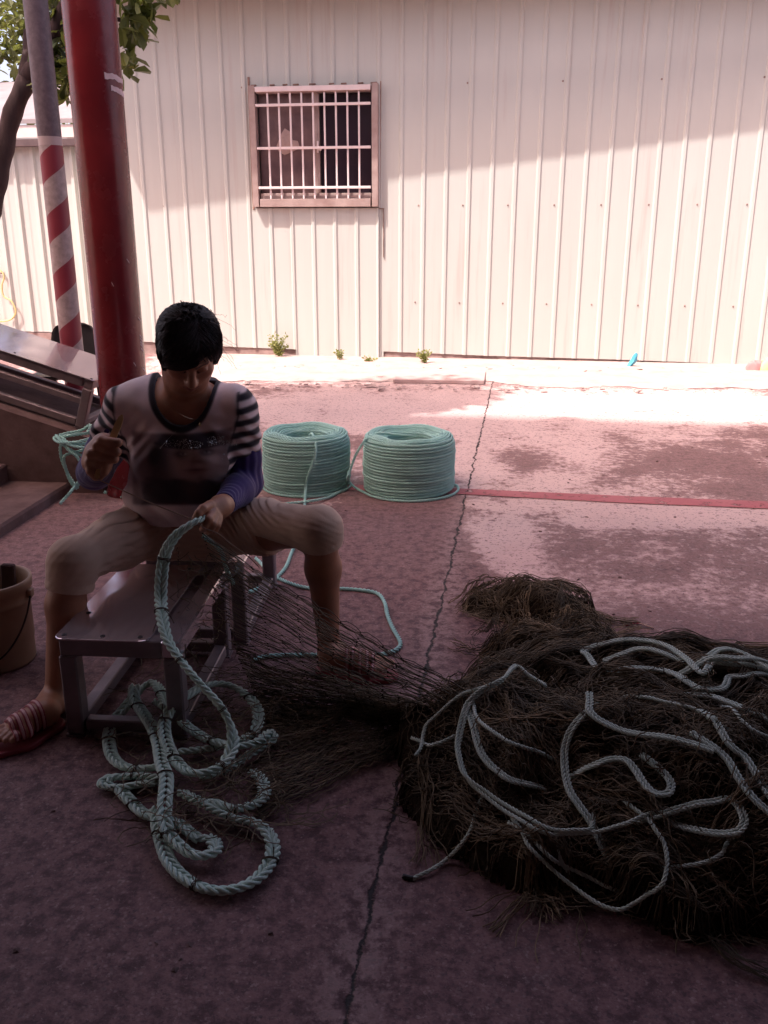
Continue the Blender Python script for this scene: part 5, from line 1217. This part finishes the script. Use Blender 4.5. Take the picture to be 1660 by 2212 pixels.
def foot(an, toe, heel, s):
    d = toe - heel; d[2] = 0; L = np.linalg.norm(d); d /= L; w = np.cross([0, 0, 1.], d) * s   # w points to the big-toe side
    b = heel + d * L * .68; l = [rc(an, heel + d * .03 + A_(0, 0, .035), .032, .030, .02), rc(heel + d * .025 + A_(0, 0, .032), b + A_(0, 0, .030) + w * .005, .028, .022, .02), rc(an + d * .02, b + A_(0, 0, .034), .028, .020, .03), rc(b + w * .024 + A_(0, 0, .028), b - w * .026 + A_(0, 0, .026), .017, .015, .015)]
    for i, (o, ln, r) in enumerate(((.030, .064, .0118), (.013, .062, .0088), (.0, .056, .0082), (-.013, .048, .0078), (-.026, .038, .0074))):
        p0 = b + w * o * .95 + A_(0, 0, .027); p1 = b + w * o * 1.05 + d * ln * .6 + A_(0, 0, .027); p2 = b + w * o * 1.05 + d * ln + A_(0, 0, .021); l += chain([p0, p1, p2], [r * 1.02, r, r * .92], .005)
    return l, b, d, w, L
SOLE = .016
toeL, heelL = G(838, 1458, SOLE), G(694, 1440, SOLE); toeR, heelR = G(8, 1612, SOLE), G(124, 1556, SOLE)
ftL = foot(ankL, toeL, heelL, 1); ftR = foot(ankR, toeR, heelR, -1)
# ---- hands
def z3(x, y): return (160 + x / 6.917) / 1.0687, (960 + y / 6.917) / 1.0687
def z4(x, y): return (420 + x / 6.917) / 1.0687, (1120 + y / 6.917) / 1.0687
def hand_right():
    l = []; Y0 = 2.095
    for (a, b, r) in (((515, 388), (785, 425), .0112), ((450, 480), (762, 575), .0118), ((352, 605), (722, 690), .0120), ((330, 735), (592, 785), .0116)):
        (ax, ay), (bx, by) = z3(*a), z3(*b); k0 = PD(ax, ay, Y0 + .008); k1 = PD(bx, by, Y0 + .002); base = PD(ax + 10, ay - 2, Y0 + .045); t = PD(bx - 12, by + 1, Y0 + .032)
        l += chain([base, k0, (k0 + k1) / 2 + A_(0, -.003, 0), k1, t], [r * 1.05, r * 1.03, r * .99, r * .93, r * .85], .0028)
    # index finger tip laid down along the needle, thumb against it
    (ax, ay), (bx, by), (cx, cy) = z3(600, 800), z3(570, 900), z3(500, 985); l += chain([PD(ax, ay, Y0), PD(bx, by, Y0 - .002), PD(cx, cy, Y0 + .004)], [.0095, .009, .0075], .005)
    (ax, ay), (bx, by), (cx, cy) = z3(330, 760), z3(355, 880), z3(420, 985); l += chain([PD(ax, ay, Y0 + .045), PD(ax + 2, ay + 6, Y0 + .012), PD(bx, by, Y0 + .002), PD(cx, cy, Y0 + .004)], [.015, .0125, .0115, .0088], .008)
    c0, c1, c2, c3 = [PD(*z3(*q), Y0 + .048) for q in ((520, 400), (430, 520), (370, 640), (360, 760))]
    l += [rc(c0, c3, .019, .020, .015), rc(PD(*z3(640, 450), Y0 + .058), PD(*z3(560, 760), Y0 + .055), .017, .019, .02), rc(wrR, PD(*z3(470, 600), Y0 + .062), .027, .030, .03)]
    return l
def hand_left():
    p = lambda x, y, D_: PD(*z4(x, y), D_); l = []
    l += [rc(wrL, p(600, 330, 2.168), .026, .024, .02), rc(p(600, 310, 2.165), p(450, 335, 2.124), .022, .0145, .015), rc(p(615, 410, 2.165), p(535, 460, 2.13), .022, .0135, .015)]
    l += chain([p(450, 325, 2.120), p(335, 375, 2.086), p(268, 445, 2.074), p(214, 530, 2.073)], [.0132, .0112, .0100, .0082], .003)            # index
    l += chain([p(505, 425, 2.118), p(428, 545, 2.078), p(378, 640, 2.076), p(330, 700, 2.090)], [.0126, .0112, .0102, .0084], .003)           # middle
    l += chain([p(552, 490, 2.122), p(500, 620, 2.084), p(455, 705, 2.088), p(405, 748, 2.106)], [.0120, .0106, .0098, .0080], .003)          # ring
    l += chain([p(595, 530, 2.13), p(568, 640, 2.100), p(535, 712, 2.106), p(490, 745, 2.122)], [.0108, .0095, .0088, .0074], .003)            # little
    l += chain([p(540, 370, 2.150), p(410, 440, 2.108), p(320, 520, 2.090), p(252, 570, 2.084)], [.016, .0130, .0112, .0088], .004)             # thumb
    return l
skin = head_prims() + torso(-.006) + arm(shL, elL, wrL, -.003) + arm(shR, elR, wrR, -.003) + leg(hipL, kneeL, ankL, 0) + leg(hipR, kneeR, ankR, 0, A_(-.01, .015, 0)) + ftL[0] + ftR[0] + hand_right() + hand_left()
V, F = surface(skin, .0029, (-1.05, 1.80, .0), (.10, 2.70, 1.12)); V = relax(V, F, 1, .4)
# skin tone: darker brows and lashes, redder lips, pale nails
q = (V - Hc) @ Rh / SC; base = np.array([.40, .185, .112]); C = np.tile(base, (len(V), 1)); head = (np.linalg.norm(V - Hc, axis=1) < .16)
C *= (1 + .10 * snoise(V, 14, 2)[:, None])
def blot(mask, w, c): C[:] = C * (1 - (w * mask)[:, None]) + np.array(c) * (w * mask)[:, None]
for s in (-1, 1):
    x, y, z = q[:, 0] * s, q[:, 1], q[:, 2]
    t = np.clip((x - .012) / .036, 0, 1); zb_ = .0185 + .006 * np.sin(t * 2.6); blot(head * (x > .010) * (x < .050) * (y > .05), np.exp(-((z - zb_) / (.0042 * (1.15 - .6 * t))) ** 2), (.012, .008, .007))
    blot(head * (x > .015) * (x < .049) * (y > .05), np.exp(-((z + .0085 - .003 * ((x - .032) / .016) ** 2) / .0020) ** 2), (.010, .006, .006))
    blot(head * (y > .04), .35 * np.exp(-(((x - .040) / .02) ** 2 + ((z + .03) / .02) ** 2)), (.30, .10, .06))
    blot(head * (y > .085), .8 * np.exp(-(((x - .007) / .004) ** 2 + ((z + .049) / .003) ** 2)), (.03, .012, .01))
x, y, z = q.T; blot(head * (y > .06), .75 * np.exp(-((x / .022) ** 4 + ((z + .0745) / .0115) ** 4)), (.22, .055, .048)); blot(head * (y > .06), .9 * np.exp(-((z + .0745) / .0022) ** 2) * (np.abs(x) < .024), (.04, .012, .012))
for hs in ((PD(*z4(215, 520), 2.066)), ): blot(np.ones(len(V)), .6 * np.exp(-(np.linalg.norm(V - hs, axis=1) / .006) ** 2), (.45, .27, .2))
person = empty('person', ((pel[0], pel[1], 0)), 'seated woman in a printed striped-sleeve T-shirt and khaki capri trousers, mending net with head bent', 'person')
body = adopt(make('body', V, F, M['skin'], None, True, C), person)
print('body', len(V))

# ---- hair
he = lambda c, r, k: ell(hd(*c), np.array(r) * SC, Rh, k)
hp = [he((0, -.012, .032), (.081, .096, .080), .02), he((-.034, -.025, .050), (.047, .062, .054), .03), he((.034, -.025, .050), (.047, .062, .054), .03), he((0, -.085, -.005), (.058, .040, .060), .04), he((-.054, .012, .02), (.030, .062, .052), .03), he((.054, .008, .02), (.028, .056, .050), .03), he((-.03, .060, .044), (.05, .038, .038), .03), he((.02, .056, .056), (.05, .034, .030), .03), rc(hd(-.066, .045, .03), hd(-.070, .045, -.035), .013, .006, .02), rc(hd(.069, .035, .02), hd(.072, .032, -.022), .010, .005, .02)]
def hair_post(P, d):
    q = (P - Hc) @ Rh / SC; x, y, z = q.T; thr = np.clip(.036 + .62 * x, .002, .062) + .0015 * np.sin(x * 210)
    cutf = np.maximum(.040 - y, z - thr); low = z + .055 + .25 * y
    side = np.maximum(np.maximum(-(y + .035) , y - .03) , z - (-.03 + .3 * np.abs(y)))
    d = d + .0012 * snoise(P, 18, 4)
    return np.maximum(np.maximum(d, -cutf), -low)
Vh, Fh_ = surface(hp, .003, Hc - .17, Hc + .17, hair_post); hair = adopt(make('hair', Vh, Fh_, M['hair']), person)
def hfld(P): return field(hp, P)
def hgrad(P, e=.0015):
    g = np.stack([hfld(P + e * v) - hfld(P - e * v) for v in np.eye(3)], -1); return g / (np.linalg.norm(g, axis=1, keepdims=True) + 1e-9)
rs = np.random.default_rng(8); Ps = []
sel_ = Vh[rs.integers(len(Vh), size=5200)]; NH = len(sel_); crown = hd(.022, -.02, .135)
MH = 11; Pp = np.zeros((NH, MH, 3)); cur = sel_.copy(); lift_ = rs.uniform(-.0002, .0030, NH); stp = rs.uniform(.0028, .0062, NH); sw = rs.normal(size=NH) * .22
for j in range(MH):
    n_ = hgrad(cur); cur = cur - n_ * (hfld(cur) - .0006 - lift_ * (.3 + j / MH))[:, None]; Pp[:, j] = cur
    q_ = (cur - Hc) @ Rh / SC
    part = np.where(q_[:, 1] > -.01, 1., 0.)[:, None]
    d_ = cur - crown; d_ = d_ / np.linalg.norm(d_, axis=1, keepdims=True)
    frn = Rh @ A_(-.75, .35, -.30); bck = Rh @ A_(0, -.8, -.35); sgn_ = np.where(q_[:, 0] > .022, -1., 1.)[:, None]; frn_ = np.where(q_[:, [0]] > .022, (Rh @ A_(.8, .2, -.35))[None], frn[None])
    d_ = d_ * .8 + part * frn_ * .9 + (1 - part) * bck[None] * .8 + np.cross(n_, d_) * sw[:, None]
    d_ = d_ - n_ * (d_ * n_).sum(1)[:, None]; d_ /= np.linalg.norm(d_, axis=1, keepdims=True) + 1e-9; cur = cur + d_ * stp[:, None]
qe = (Pp - Hc) @ Rh / SC; thr_ = np.clip(.030 + .62 * qe[..., 0], -.012, .056); bad = ((qe[..., 1] > .045) & (qe[..., 2] < thr_ - .006)).sum(1) > 3
Ps = [np.vstack([p, p[-1:] + (p[-1:] - p[-2:-1]) * .6]) for p in Pp[~bad]]
for k in range(46):                                      # tufts standing a little off the crown
    v = A_(rs.uniform(-.8, .8), rs.uniform(-.7, .2), rs.uniform(.5, 1)); v /= np.linalg.norm(v); p = hd(0, -.014, .036) + Rh @ (v * A_(.080, .095, .084)) * SC; d_ = Rh @ A_(rs.normal(), -.5, .55) + Rh @ v * .3; d_ /= np.linalg.norm(d_); L = rs.uniform(.004, .010)
    for i in range(7): e_ = d_ + rs.normal(size=3) * .35; Ps.append(np.array([p + rs.normal(size=3) * .002 + e_ * L * j / 11 - Rh @ v * L * .5 * (j / 11) ** 2 for j in range(12)]))
for k in range(18):                                      # flyaway hairs
    s = rs.choice([-1, 1], p=[.15, .85]); v = A_(s * rs.uniform(.2, 1), rs.uniform(-.7, .3), rs.uniform(-.5, .5)); v /= np.linalg.norm(v); p = hd(0, -.014, .036) + Rh @ (v * A_(.081, .098, .088)) * SC; d_ = Rh @ v * .6 + A_(.3 * s, -.1, -.5) + rs.normal(size=3) * .4; d_ /= np.linalg.norm(d_)
    L = rs.uniform(.02, .075); Ps.append([p + d_ * L * j / 11 + A_(0, 0, -.5) * L * (j / 11) ** 2 * rs.uniform(.4, .8) for j in range(12)])
V, F = many_tubes(np.array(Ps), np.r_[np.full(len(Ps) - 18, .00085), np.full(18, .0004)]); make('hair_strands', V, F, M['hair'], hair)
mb = MB(); ring = [hd(.036 * math.cos(t), -.125 + .004 * math.sin(t), -.005 + .036 * math.sin(t)) for t in np.linspace(0, 6.283, 24)]
mb.tube(ring, .006, 8); tl = [hd(0, -.12, .0), hd(.005, -.155, -.02), hd(.01, -.165, -.06), hd(.008, -.155, -.10)]; P = resample(tl, .008); V_, F_ = tube_arrays(P, np.linspace(.028, .008, len(P)), 10); mb.add(V_, F_.tolist())
mb.build('ponytail', M['hair'], hair, True)

# ---- T-shirt
armL, armR = (elL - shL) / np.linalg.norm(elL - shL), (elR - shR) / np.linalg.norm(elR - shR)
SL = .118
sp_ = torso(.010, .055) + [ell(PD(398, 1085, 2.42), (.165, .125, .10), None, .05), rc(shL - armL * .01, shL + armL * .22, .053, .056, .035, 'add', (shL + armL * SL, armL)), rc(shR - armR * .01, shR + armR * .22, .054, .057, .035, 'add', (shR + armR * (SL + .015), armR))]
nc = PD(388, 812, 2.36); bottom_n = PD(392, 917, 2.34); an_, bn_ = 67 * mpp(2.36, .78), float(nc[2] - bottom_n[2]) * 1.0
def neck_e(P):
    x, z = P[:, 0] - nc[0] - .004, P[:, 2] - nc[2]; b = np.where(z < 0, bn_, .3); k0 = np.sqrt((x / an_) ** 2 + (z / b) ** 2); e = (k0 - 1) * an_ * .9
    back = np.clip((P[:, 1] - 2.41) / .05, 0, 1); zb_ = nc[2] - .01
    return np.where(P[:, 1] > 2.42, np.maximum(e, zb_ - P[:, 2] - .012), e)
def shirt_post(P, d):
    t = (P - pel) @ A_(0, 0, 1); u, v = P[:, 0] + .55, P[:, 2] - .6
    # folds: drape from the shoulders, bunching at the waist
    fold = .0032 * np.sin(70 * u + 18 * v + 3 * np.sin(9 * v)) * np.clip((P[:, 2] - .60) / .1, 0, 1) + .0030 * np.sin(150 * (np.abs(u) * .7 + v) + 2 * np.sin(30 * u)) * np.exp(-((v - .06) / .06) ** 2) * np.clip((np.abs(u) - .05) / .06, 0, 1) + .0065 * np.sin(95 * v + 14 * np.sin(7 * u) + 20 * np.abs(u)) * np.clip((.56 - P[:, 2]) / .1, 0, 1) * np.clip(np.abs(u) / .09, 0, 1) + .0022 * snoise(P, 9, 3)
    d = d + fold; d = np.maximum(d, .415 + .012 * np.sin(9 * P[:, 0]) - P[:, 2]); return np.maximum(d, -neck_e(P))
V, F = surface(sp_, .0030, (-.95, 2.15, .36), (-.18, 2.68, .92), shirt_post); V = relax(V, F, 1, .35)
N_ = normals(V, F); C = np.tile(np.array([.78, .61, .60]), (len(V), 1)); e = neck_e(V)
px_, py_ = PX(V[0]); q = V - EYE; w = q @ FWD; px = 830 + F_PX * (q @ RIGHT) / w; py = 1106 - F_PX * (q @ UP) / w; front = (N_[:, 1] < .15) & (V[:, 1] < 2.44)
def put(mask, c, a=1.0):
    a = np.clip(mask, 0, 1) * a; C[:] = C * (1 - a[:, None]) + np.array(c) * a[:, None]
def soft(d, w=1.6): return 1 / (1 + np.exp(np.clip(d / w, -30, 30)))          # d<0 inside
def ellm(cx, cy, rx, ry, rot=0, w=.08):
    c, s = math.cos(rot), math.sin(rot); u, v = (px - cx) * c + (py - cy) * s, -(px - cx) * s + (py - cy) * c; return soft((np.sqrt((u / rx) ** 2 + (v / ry) ** 2) - 1) / w, 1)
topl = 937 - 10 * ((px - 395) / 105) ** 2 * 1.0 + (px - 395) * -.035; fm = front * soft(topl - py) * soft(py - 1090) * soft(np.abs(px - 395) - 108)
put(fm, (.30, .20, .21)); nz = snoise(V, 22, 9)
def pf(m, c, a=1.0): put(m * fm, c, a)
pf(soft(px - 352 - .12 * (1000 - py) + 6 * nz) * soft(960 - py, 5) * soft(290 - px + 5, 3), (.17, .115, .125), .5)
pf(ellm(352, 1000, 26, 62, .1, .3), (.045, .028, .032)); pf(ellm(488, 990, 22, 52, -.15, .3), (.085, .05, .055)); pf(ellm(336, 985, 14, 20, 0, .2), (.03, .02, .024))     # hair
pf(ellm(418, 985, 50, 52, 0, .10), (.52, .36, .33)); pf(ellm(404, 1008, 30, 30, 0, .5), (.56, .39, .36), .6); pf(ellm(450, 1004, 24, 30, 0, .5), (.40, .26, .245), .6)          # face
pf(ellm(393, 981, 18, 8.5, .06, .3), (.06, .035, .04)); pf(ellm(446, 976, 17, 8.5, -.1, .3), (.06, .035, .04)); pf(ellm(397, 981, 6, 2.4, 0, .4), (.42, .32, .31)); pf(ellm(449, 977, 6, 2.4, 0, .4), (.40, .3, .3)); pf(ellm(396, 980.5, 2.6, 2.6, 0, .4), (.03, .02, .025)); pf(ellm(447, 976, 2.6, 2.6, 0, .4), (.03, .02, .025))
pf(ellm(418, 990, 5, 17, .08, .6), (.20, .115, .115), .7); pf(ellm(428, 997, 12, 3, .05, .5), (.12, .065, .07), .7); pf(ellm(424, 1015.5, 19, 3.2, -.05, .4), (.10, .045, .055)); pf(ellm(424, 1021, 14, 3.0, -.05, .5), (.27, .13, .135), .8)
pf(soft((py - 1035) * -1 + 3 * np.sin(px * .11) + 5 * nz, 2.5) * soft(np.abs(px - 392) - 84 + 8 * nz, 3), (.055, .033, .042)); pf(ellm(466, 1035, 24, 4.5, .22, .3), (.36, .25, .25), .8); pf(ellm(410, 1062, 16, 26, .7, .6), (.15, .085, .075), .8); pf(ellm(372, 1070, 26, 20, 0, .5), (.028, .018, .024))
cap = soft(py - (972 - .0022 * (px - 405) ** 2 + .02 * (px - 405)), 1.3) * soft(np.abs(px - 408) - 66 + np.clip(952 - py, 0, 40) * .45, 2)
pf(cap, (.035, .022, .028)); pf(soft(np.abs(py - 966 + .0016 * (px - 410) ** 2) - 3, 1.5) * soft(np.abs(px - 412) - 80, 2), (.05, .033, .035))
put(front * soft((e - .0115) / .0008, 1), (.020, .014, .020)); put((~front) * soft((e - .0115) / .0008, 1), (.020, .014, .020))
for sh, ar, n0 in ((shL, armL, .062), (shR, armR, .062)):                      # striped sleeves
    t = (V - sh) @ ar; rad = np.linalg.norm(V - sh - t[:, None] * ar, axis=1); out = ((V - sh) @ A_(1 if sh is shL else -1, 0, 0)); on = soft((.012 - out - .35 * np.clip(t, 0, 1)) / .002, 1) * (rad < .085) * (t > -.06)
    tt = t + .030 * np.clip((V[:, 1] - sh[1]) / .05, -1, 1) * 0 + .012 * (1 if sh is shL else -1) * 0
    put(on, (.80, .63, .62)); put(on * soft((np.abs(((tt + .03) / .0335) % 1 - .5) - .27) / .03, 1), (.018, .013, .020))
    put(on * soft((np.abs(out - .012 + .35 * np.clip(t, 0, 1)) - .006) / .001, 1), (.018, .013, .02))
shirt = adopt(make('shirt', V, F, M['shirt'], None, True, C), person)
bvh = BVHTree.FromPolygons([tuple(v) for v in V], [tuple(f) for f in F.tolist()])
def on_shirt(x, y):
    r = ray(x, y); r = r / np.linalg.norm(r); h = bvh.ray_cast(Vector(EYE), Vector(r)); return None if h[0] is None else (np.array(h[0]), np.array(h[1]))
rs = np.random.default_rng(14); mb = MB()
oct_ = [(1, 0, 0), (0, 1, 0), (-1, 0, 0), (0, -1, 0), (0, 0, 1), (0, 0, -1)]; of = [(0, 1, 4), (1, 2, 4), (2, 3, 4), (3, 0, 4), (1, 0, 5), (2, 1, 5), (3, 2, 5), (0, 3, 5)]
spots = []
for k in range(900):
    x, y = rs.uniform(345, 512), rs.uniform(942, 974); ctr = 966 - .0016 * (x - 410) ** 2
    inl = (abs(x - 398) < 42 and ctr - 17 + 10 * abs((x - 398) / 42) ** 2 < y < ctr + 4) or (448 < x < 485 and ctr - 22 + .3 * abs(x - 466) < y < ctr + 1) or (488 < x < 512 and 952 < y < 962)
    if inl and all((x - a) ** 2 + (y - b) ** 2 > 6.5 for a, b in spots): spots.append((x, y))
spots += [(343 + 2.6 * i + (14 - i) ** 2 * .02, 968 - 2.5 * i) for i in range(15)] + [(472 - i * -1.8, 938 + 3.6 * i) for i in range(7)] + [(362, 983), (376, 990), (484, 981), (480, 992), (451, 932)]
for x, y in spots:
    h = on_shirt(x, y)
    if h is None: continue
    s = rs.uniform(.0011, .0019); c = h[0] + h[1] * .0008; a_ = rs.random() * 3; mb.add([c + s * A_(v[0] * math.cos(a_) - v[1] * math.sin(a_), v[0] * math.sin(a_) + v[1] * math.cos(a_), v[2]) for v in oct_], of)
mb.build('rhinestone_trim', M['stone'], shirt)['kind'] = 'stuff'

# ---- sleeves, trousers, sandals, necklace
for nm, sh, el, wr, ar, s0 in (('L', shL, elL, wrL, armL, .10), ('R', shR, elR, wrR, armR, .112)):
    fw = (wr - el) / np.linalg.norm(wr - el); lim = wr - fw * (.010 if nm == 'L' else .020)
    pr_ = arm(sh, el, wr, .0035, .03)
    def post(P, d, el=el, fw=fw, ar=ar, lim=lim, sh=sh, s0=s0):
        t = (P - el) @ fw; u = (P - sh) @ ar; d = d + .0016 * np.sin(230 * t + 5 * np.sin(40 * P[:, 0])) * np.clip(1 - np.abs(t - .02) / .10, 0, 1) + .0013 * np.sin(300 * t + 9 * np.sin(60 * P[:, 2])) * np.clip((t - .12) / .06, 0, 1)
        return np.maximum(np.maximum(d, (P - lim) @ fw - .35 * 0), s0 - u - np.clip(t, 0, 1) * 3)
    V, F = surface(pr_, .0030, np.minimum(np.minimum(sh, el), wr) - .08, np.maximum(np.maximum(sh, el), wr) + .08, post); V = relax(V, F, 1, .4); adopt(make('arm_sleeve', V, F, M['sleeve']), person)
shinL, shinR = (ankL - kneeL) / np.linalg.norm(ankL - kneeL), (ankR - kneeR) / np.linalg.norm(ankR - kneeR)
pp = [ell(pel + A_(0, 0, -.005), (.175, .128, .105), None, .03)] + leg(hipL, kneeL, ankL, .008)[:3] + leg(hipR, kneeR, ankR, .008, A_(-.01, .015, 0))[:3] + [rc(kneeL, kneeL + shinL * .1, .046, .048, .03), rc(kneeR, kneeR + shinR * .1, .047, .050, .03), rc(hipL, hipR, .1, .1, .04)]
thL, thR = (kneeL - hipL) / np.linalg.norm(kneeL - hipL), (kneeR - hipR) / np.linalg.norm(kneeR - hipR)
def pants_post(P, d):
    isL = P[:, 0] > -.58
    tL, tR = (P - hipL) @ thL, (P - hipR) @ thR; t = np.where(isL, tL, tR)
    w = np.where(isL, P[:, 2] * 1.0 + .55 * P[:, 0], P[:, 2] * 1.0 - .30 * P[:, 0])
    amp = np.clip(1 - np.abs(t - .16) / .25, .15, 1); n1 = np.sin(150 * w + 5 * np.sin(22 * P[:, 0] + 2) + 2 * np.sin(40 * P[:, 2])); n2 = np.sin(260 * w + 7 * np.sin(17 * P[:, 0]))
    d = d - .0058 * amp * (np.abs(n1) ** .6 - .5) - .0022 * amp * n2
    kb = np.where(isL, (P - kneeL) @ shinL, (P - kneeR) @ shinR); back = np.clip(1 - np.abs(t - .33) / .10, 0, 1) * np.clip((.40 - P[:, 2]) / .08, 0, 1)
    d = d + .003 * back * np.sin(330 * (P[:, 0] * (1) + .3 * P[:, 2]))
    lim = np.where(isL, kb - (.046 + .16 * (P[:, 1] - kneeL[1]) * 0), kb - .074); beyond = np.where(isL, tL > .25, tR > .25)
    d = np.where(beyond, np.maximum(d, lim), d)
    hem = np.abs(lim + .011); d = d - .0012 * np.exp(-(hem / .003) ** 2) * beyond + .0008 * (np.abs(lim + .024) < .0022) * beyond
    return np.where(np.abs(t) < .13, np.maximum(d, P[:, 2] - .475), d)
V, F = surface(pp, .0027, (-.98, 1.95, .20), (-.05, 2.66, .62), pants_post); V = relax(V, F, 1, .35); adopt(make('trousers', V, F, M['pants']), person)
for (fp, b, d, w, L), heel, toe in ((ftL, heelL, toeL), (ftR, heelR, toeR)):
    root_s = None
    lo, hi = np.minimum(heel, toe) - .08, np.maximum(heel, toe) + .08; lo[2] = -.01; hi[2] = .12
    solep = [rc(A_(*heel[:2], .008) + d * .02, A_(*b[:2], .008) + w * .003, .036, .047, .02), rc(A_(*b[:2], .008), A_(*b[:2], .008) + d * .055 + w * .008, .047, .036, .02)]
    V, F = surface(solep, .003, lo, hi, lambda P, dd: np.maximum(np.maximum(dd, P[:, 2] - .0155), .001 - P[:, 2])); so = adopt(make('sandal', V, F, M['sole']), person)
    infl = lambda P, dd: dd - .004
    bands = [(-.055, .006), (-.038, .006), (-.016, .0065), (.004, .0065), (.020, .006)]
    def strap_post(P, dd, b=b, d=d, w=w):
        s = (P - b) @ d + .25 * ((P - b) @ w); m = np.full(len(P), 9.)
        for c, hw in bands: m = np.minimum(m, np.abs(s - c) - hw * .62)
        return np.maximum(np.maximum(dd - .0035, m), .012 - P[:, 2])
    V, F = surface(fp[:4] + fp[4:], .0022, lo, hi, strap_post); make('strap', V, F, M['strap'], so)
    def trim_post(P, dd, b=b, d=d, w=w):
        s = (P - b) @ d + .25 * ((P - b) @ w); m = np.full(len(P), 9.)
        for c, hw in bands:
            for o in (-1, 1): m = np.minimum(m, np.abs(s - c - o * hw * .72) - .0016)
        return np.maximum(np.maximum(dd - .0043, m), .012 - P[:, 2])
    V, F = surface(fp, .0020, lo, hi, trim_post); make('strap_edge', V, F, M['sole'], so)
bb = BVHTree.FromPolygons([tuple(v.co) for v in body.data.vertices], [tuple(p.vertices) for p in body.data.polygons])
def on_body(x, y):
    r = ray(x, y); r = r / np.linalg.norm(r); h = bb.ray_cast(Vector(EYE), Vector(r)); return None if h[0] is None else np.array(h[0]) + np.array(h[1]) * .0018
nk = [on_body(x, y) for x, y in ((350, 862), (368, 880), (388, 893), (408, 903), (430, 908))]; nk2 = [on_body(x, y) for x, y in ((446, 862), (444, 876), (442, 890), (437, 902), (433, 909))]
mb = MB()
for ch_ in (nk, nk2):
    ch_ = [c for c in ch_ if c is not None]
    if len(ch_) > 2:
        for i, c in enumerate(resample(ch_, .0030)): mb.add([c + .0011 * A_(*v) for v in oct_], of)
pd_ = on_shirt(433, 917)
if pd_ is not None:
    c = pd_[0] + pd_[1] * .003; mb.add([c + A_(v[0] * .004, v[1] * .002, v[2] * .0075) for v in oct_], of)
adopt(mb.build('necklace', M['gold']), person)

# ---- what she holds
na, nb = PD(*z3(432, 1000), 2.088), PD(*z3(850, -20), 2.14); mb = MB(); dn = Vector(nb - na).normalized(); sx = dn.cross(Vector((0, 1, 0))).normalized(); ln = float(np.linalg.norm(nb - na)); V = []; F = []
for j, (t, hw) in enumerate(((0, .004), (.05, .0075), (.5, .0085), (.85, .0085), (.95, .006), (1.0, .0012))):
    c = Vector(na) + dn * ln * t; ny = sx.cross(dn)
    V += [c + sx * hw + ny * .002, c - sx * hw + ny * .002, c - sx * hw - ny * .002, c + sx * hw - ny * .002]
    if j: b0 = 4 * j; F += [(b0 - 4 + i, b0 - 4 + (i + 1) % 4, b0 + (i + 1) % 4, b0 + i) for i in range(4)]
F += [(3, 2, 1, 0), (20, 21, 22, 23)]
tag(make('netting_needle', V, F, M['wood'], None, False), 'flat bamboo netting needle gripped in the woman\'s raised right fist', 'netting needle')
tw = [na, na * .75 + PD(425, 1126, 2.066) * .25 + A_(0, 0, -.002), na * .4 + PD(425, 1126, 2.066) * .6 + A_(0, 0, -.003), PD(425, 1126, 2.056), PD(440, 1140, 2.06), PD(470, 1152, 2.08), PD(500, 1176, 2.10), PD(540, 1205, 2.14), PD(560, 1225, 2.17)]
V, F = tube_arrays(resample(tw, .01), .0014, 6); tag(make('twine', V, F, M['twine']), 'taut brown twine running from the netting needle down to her left hand', 'twine')
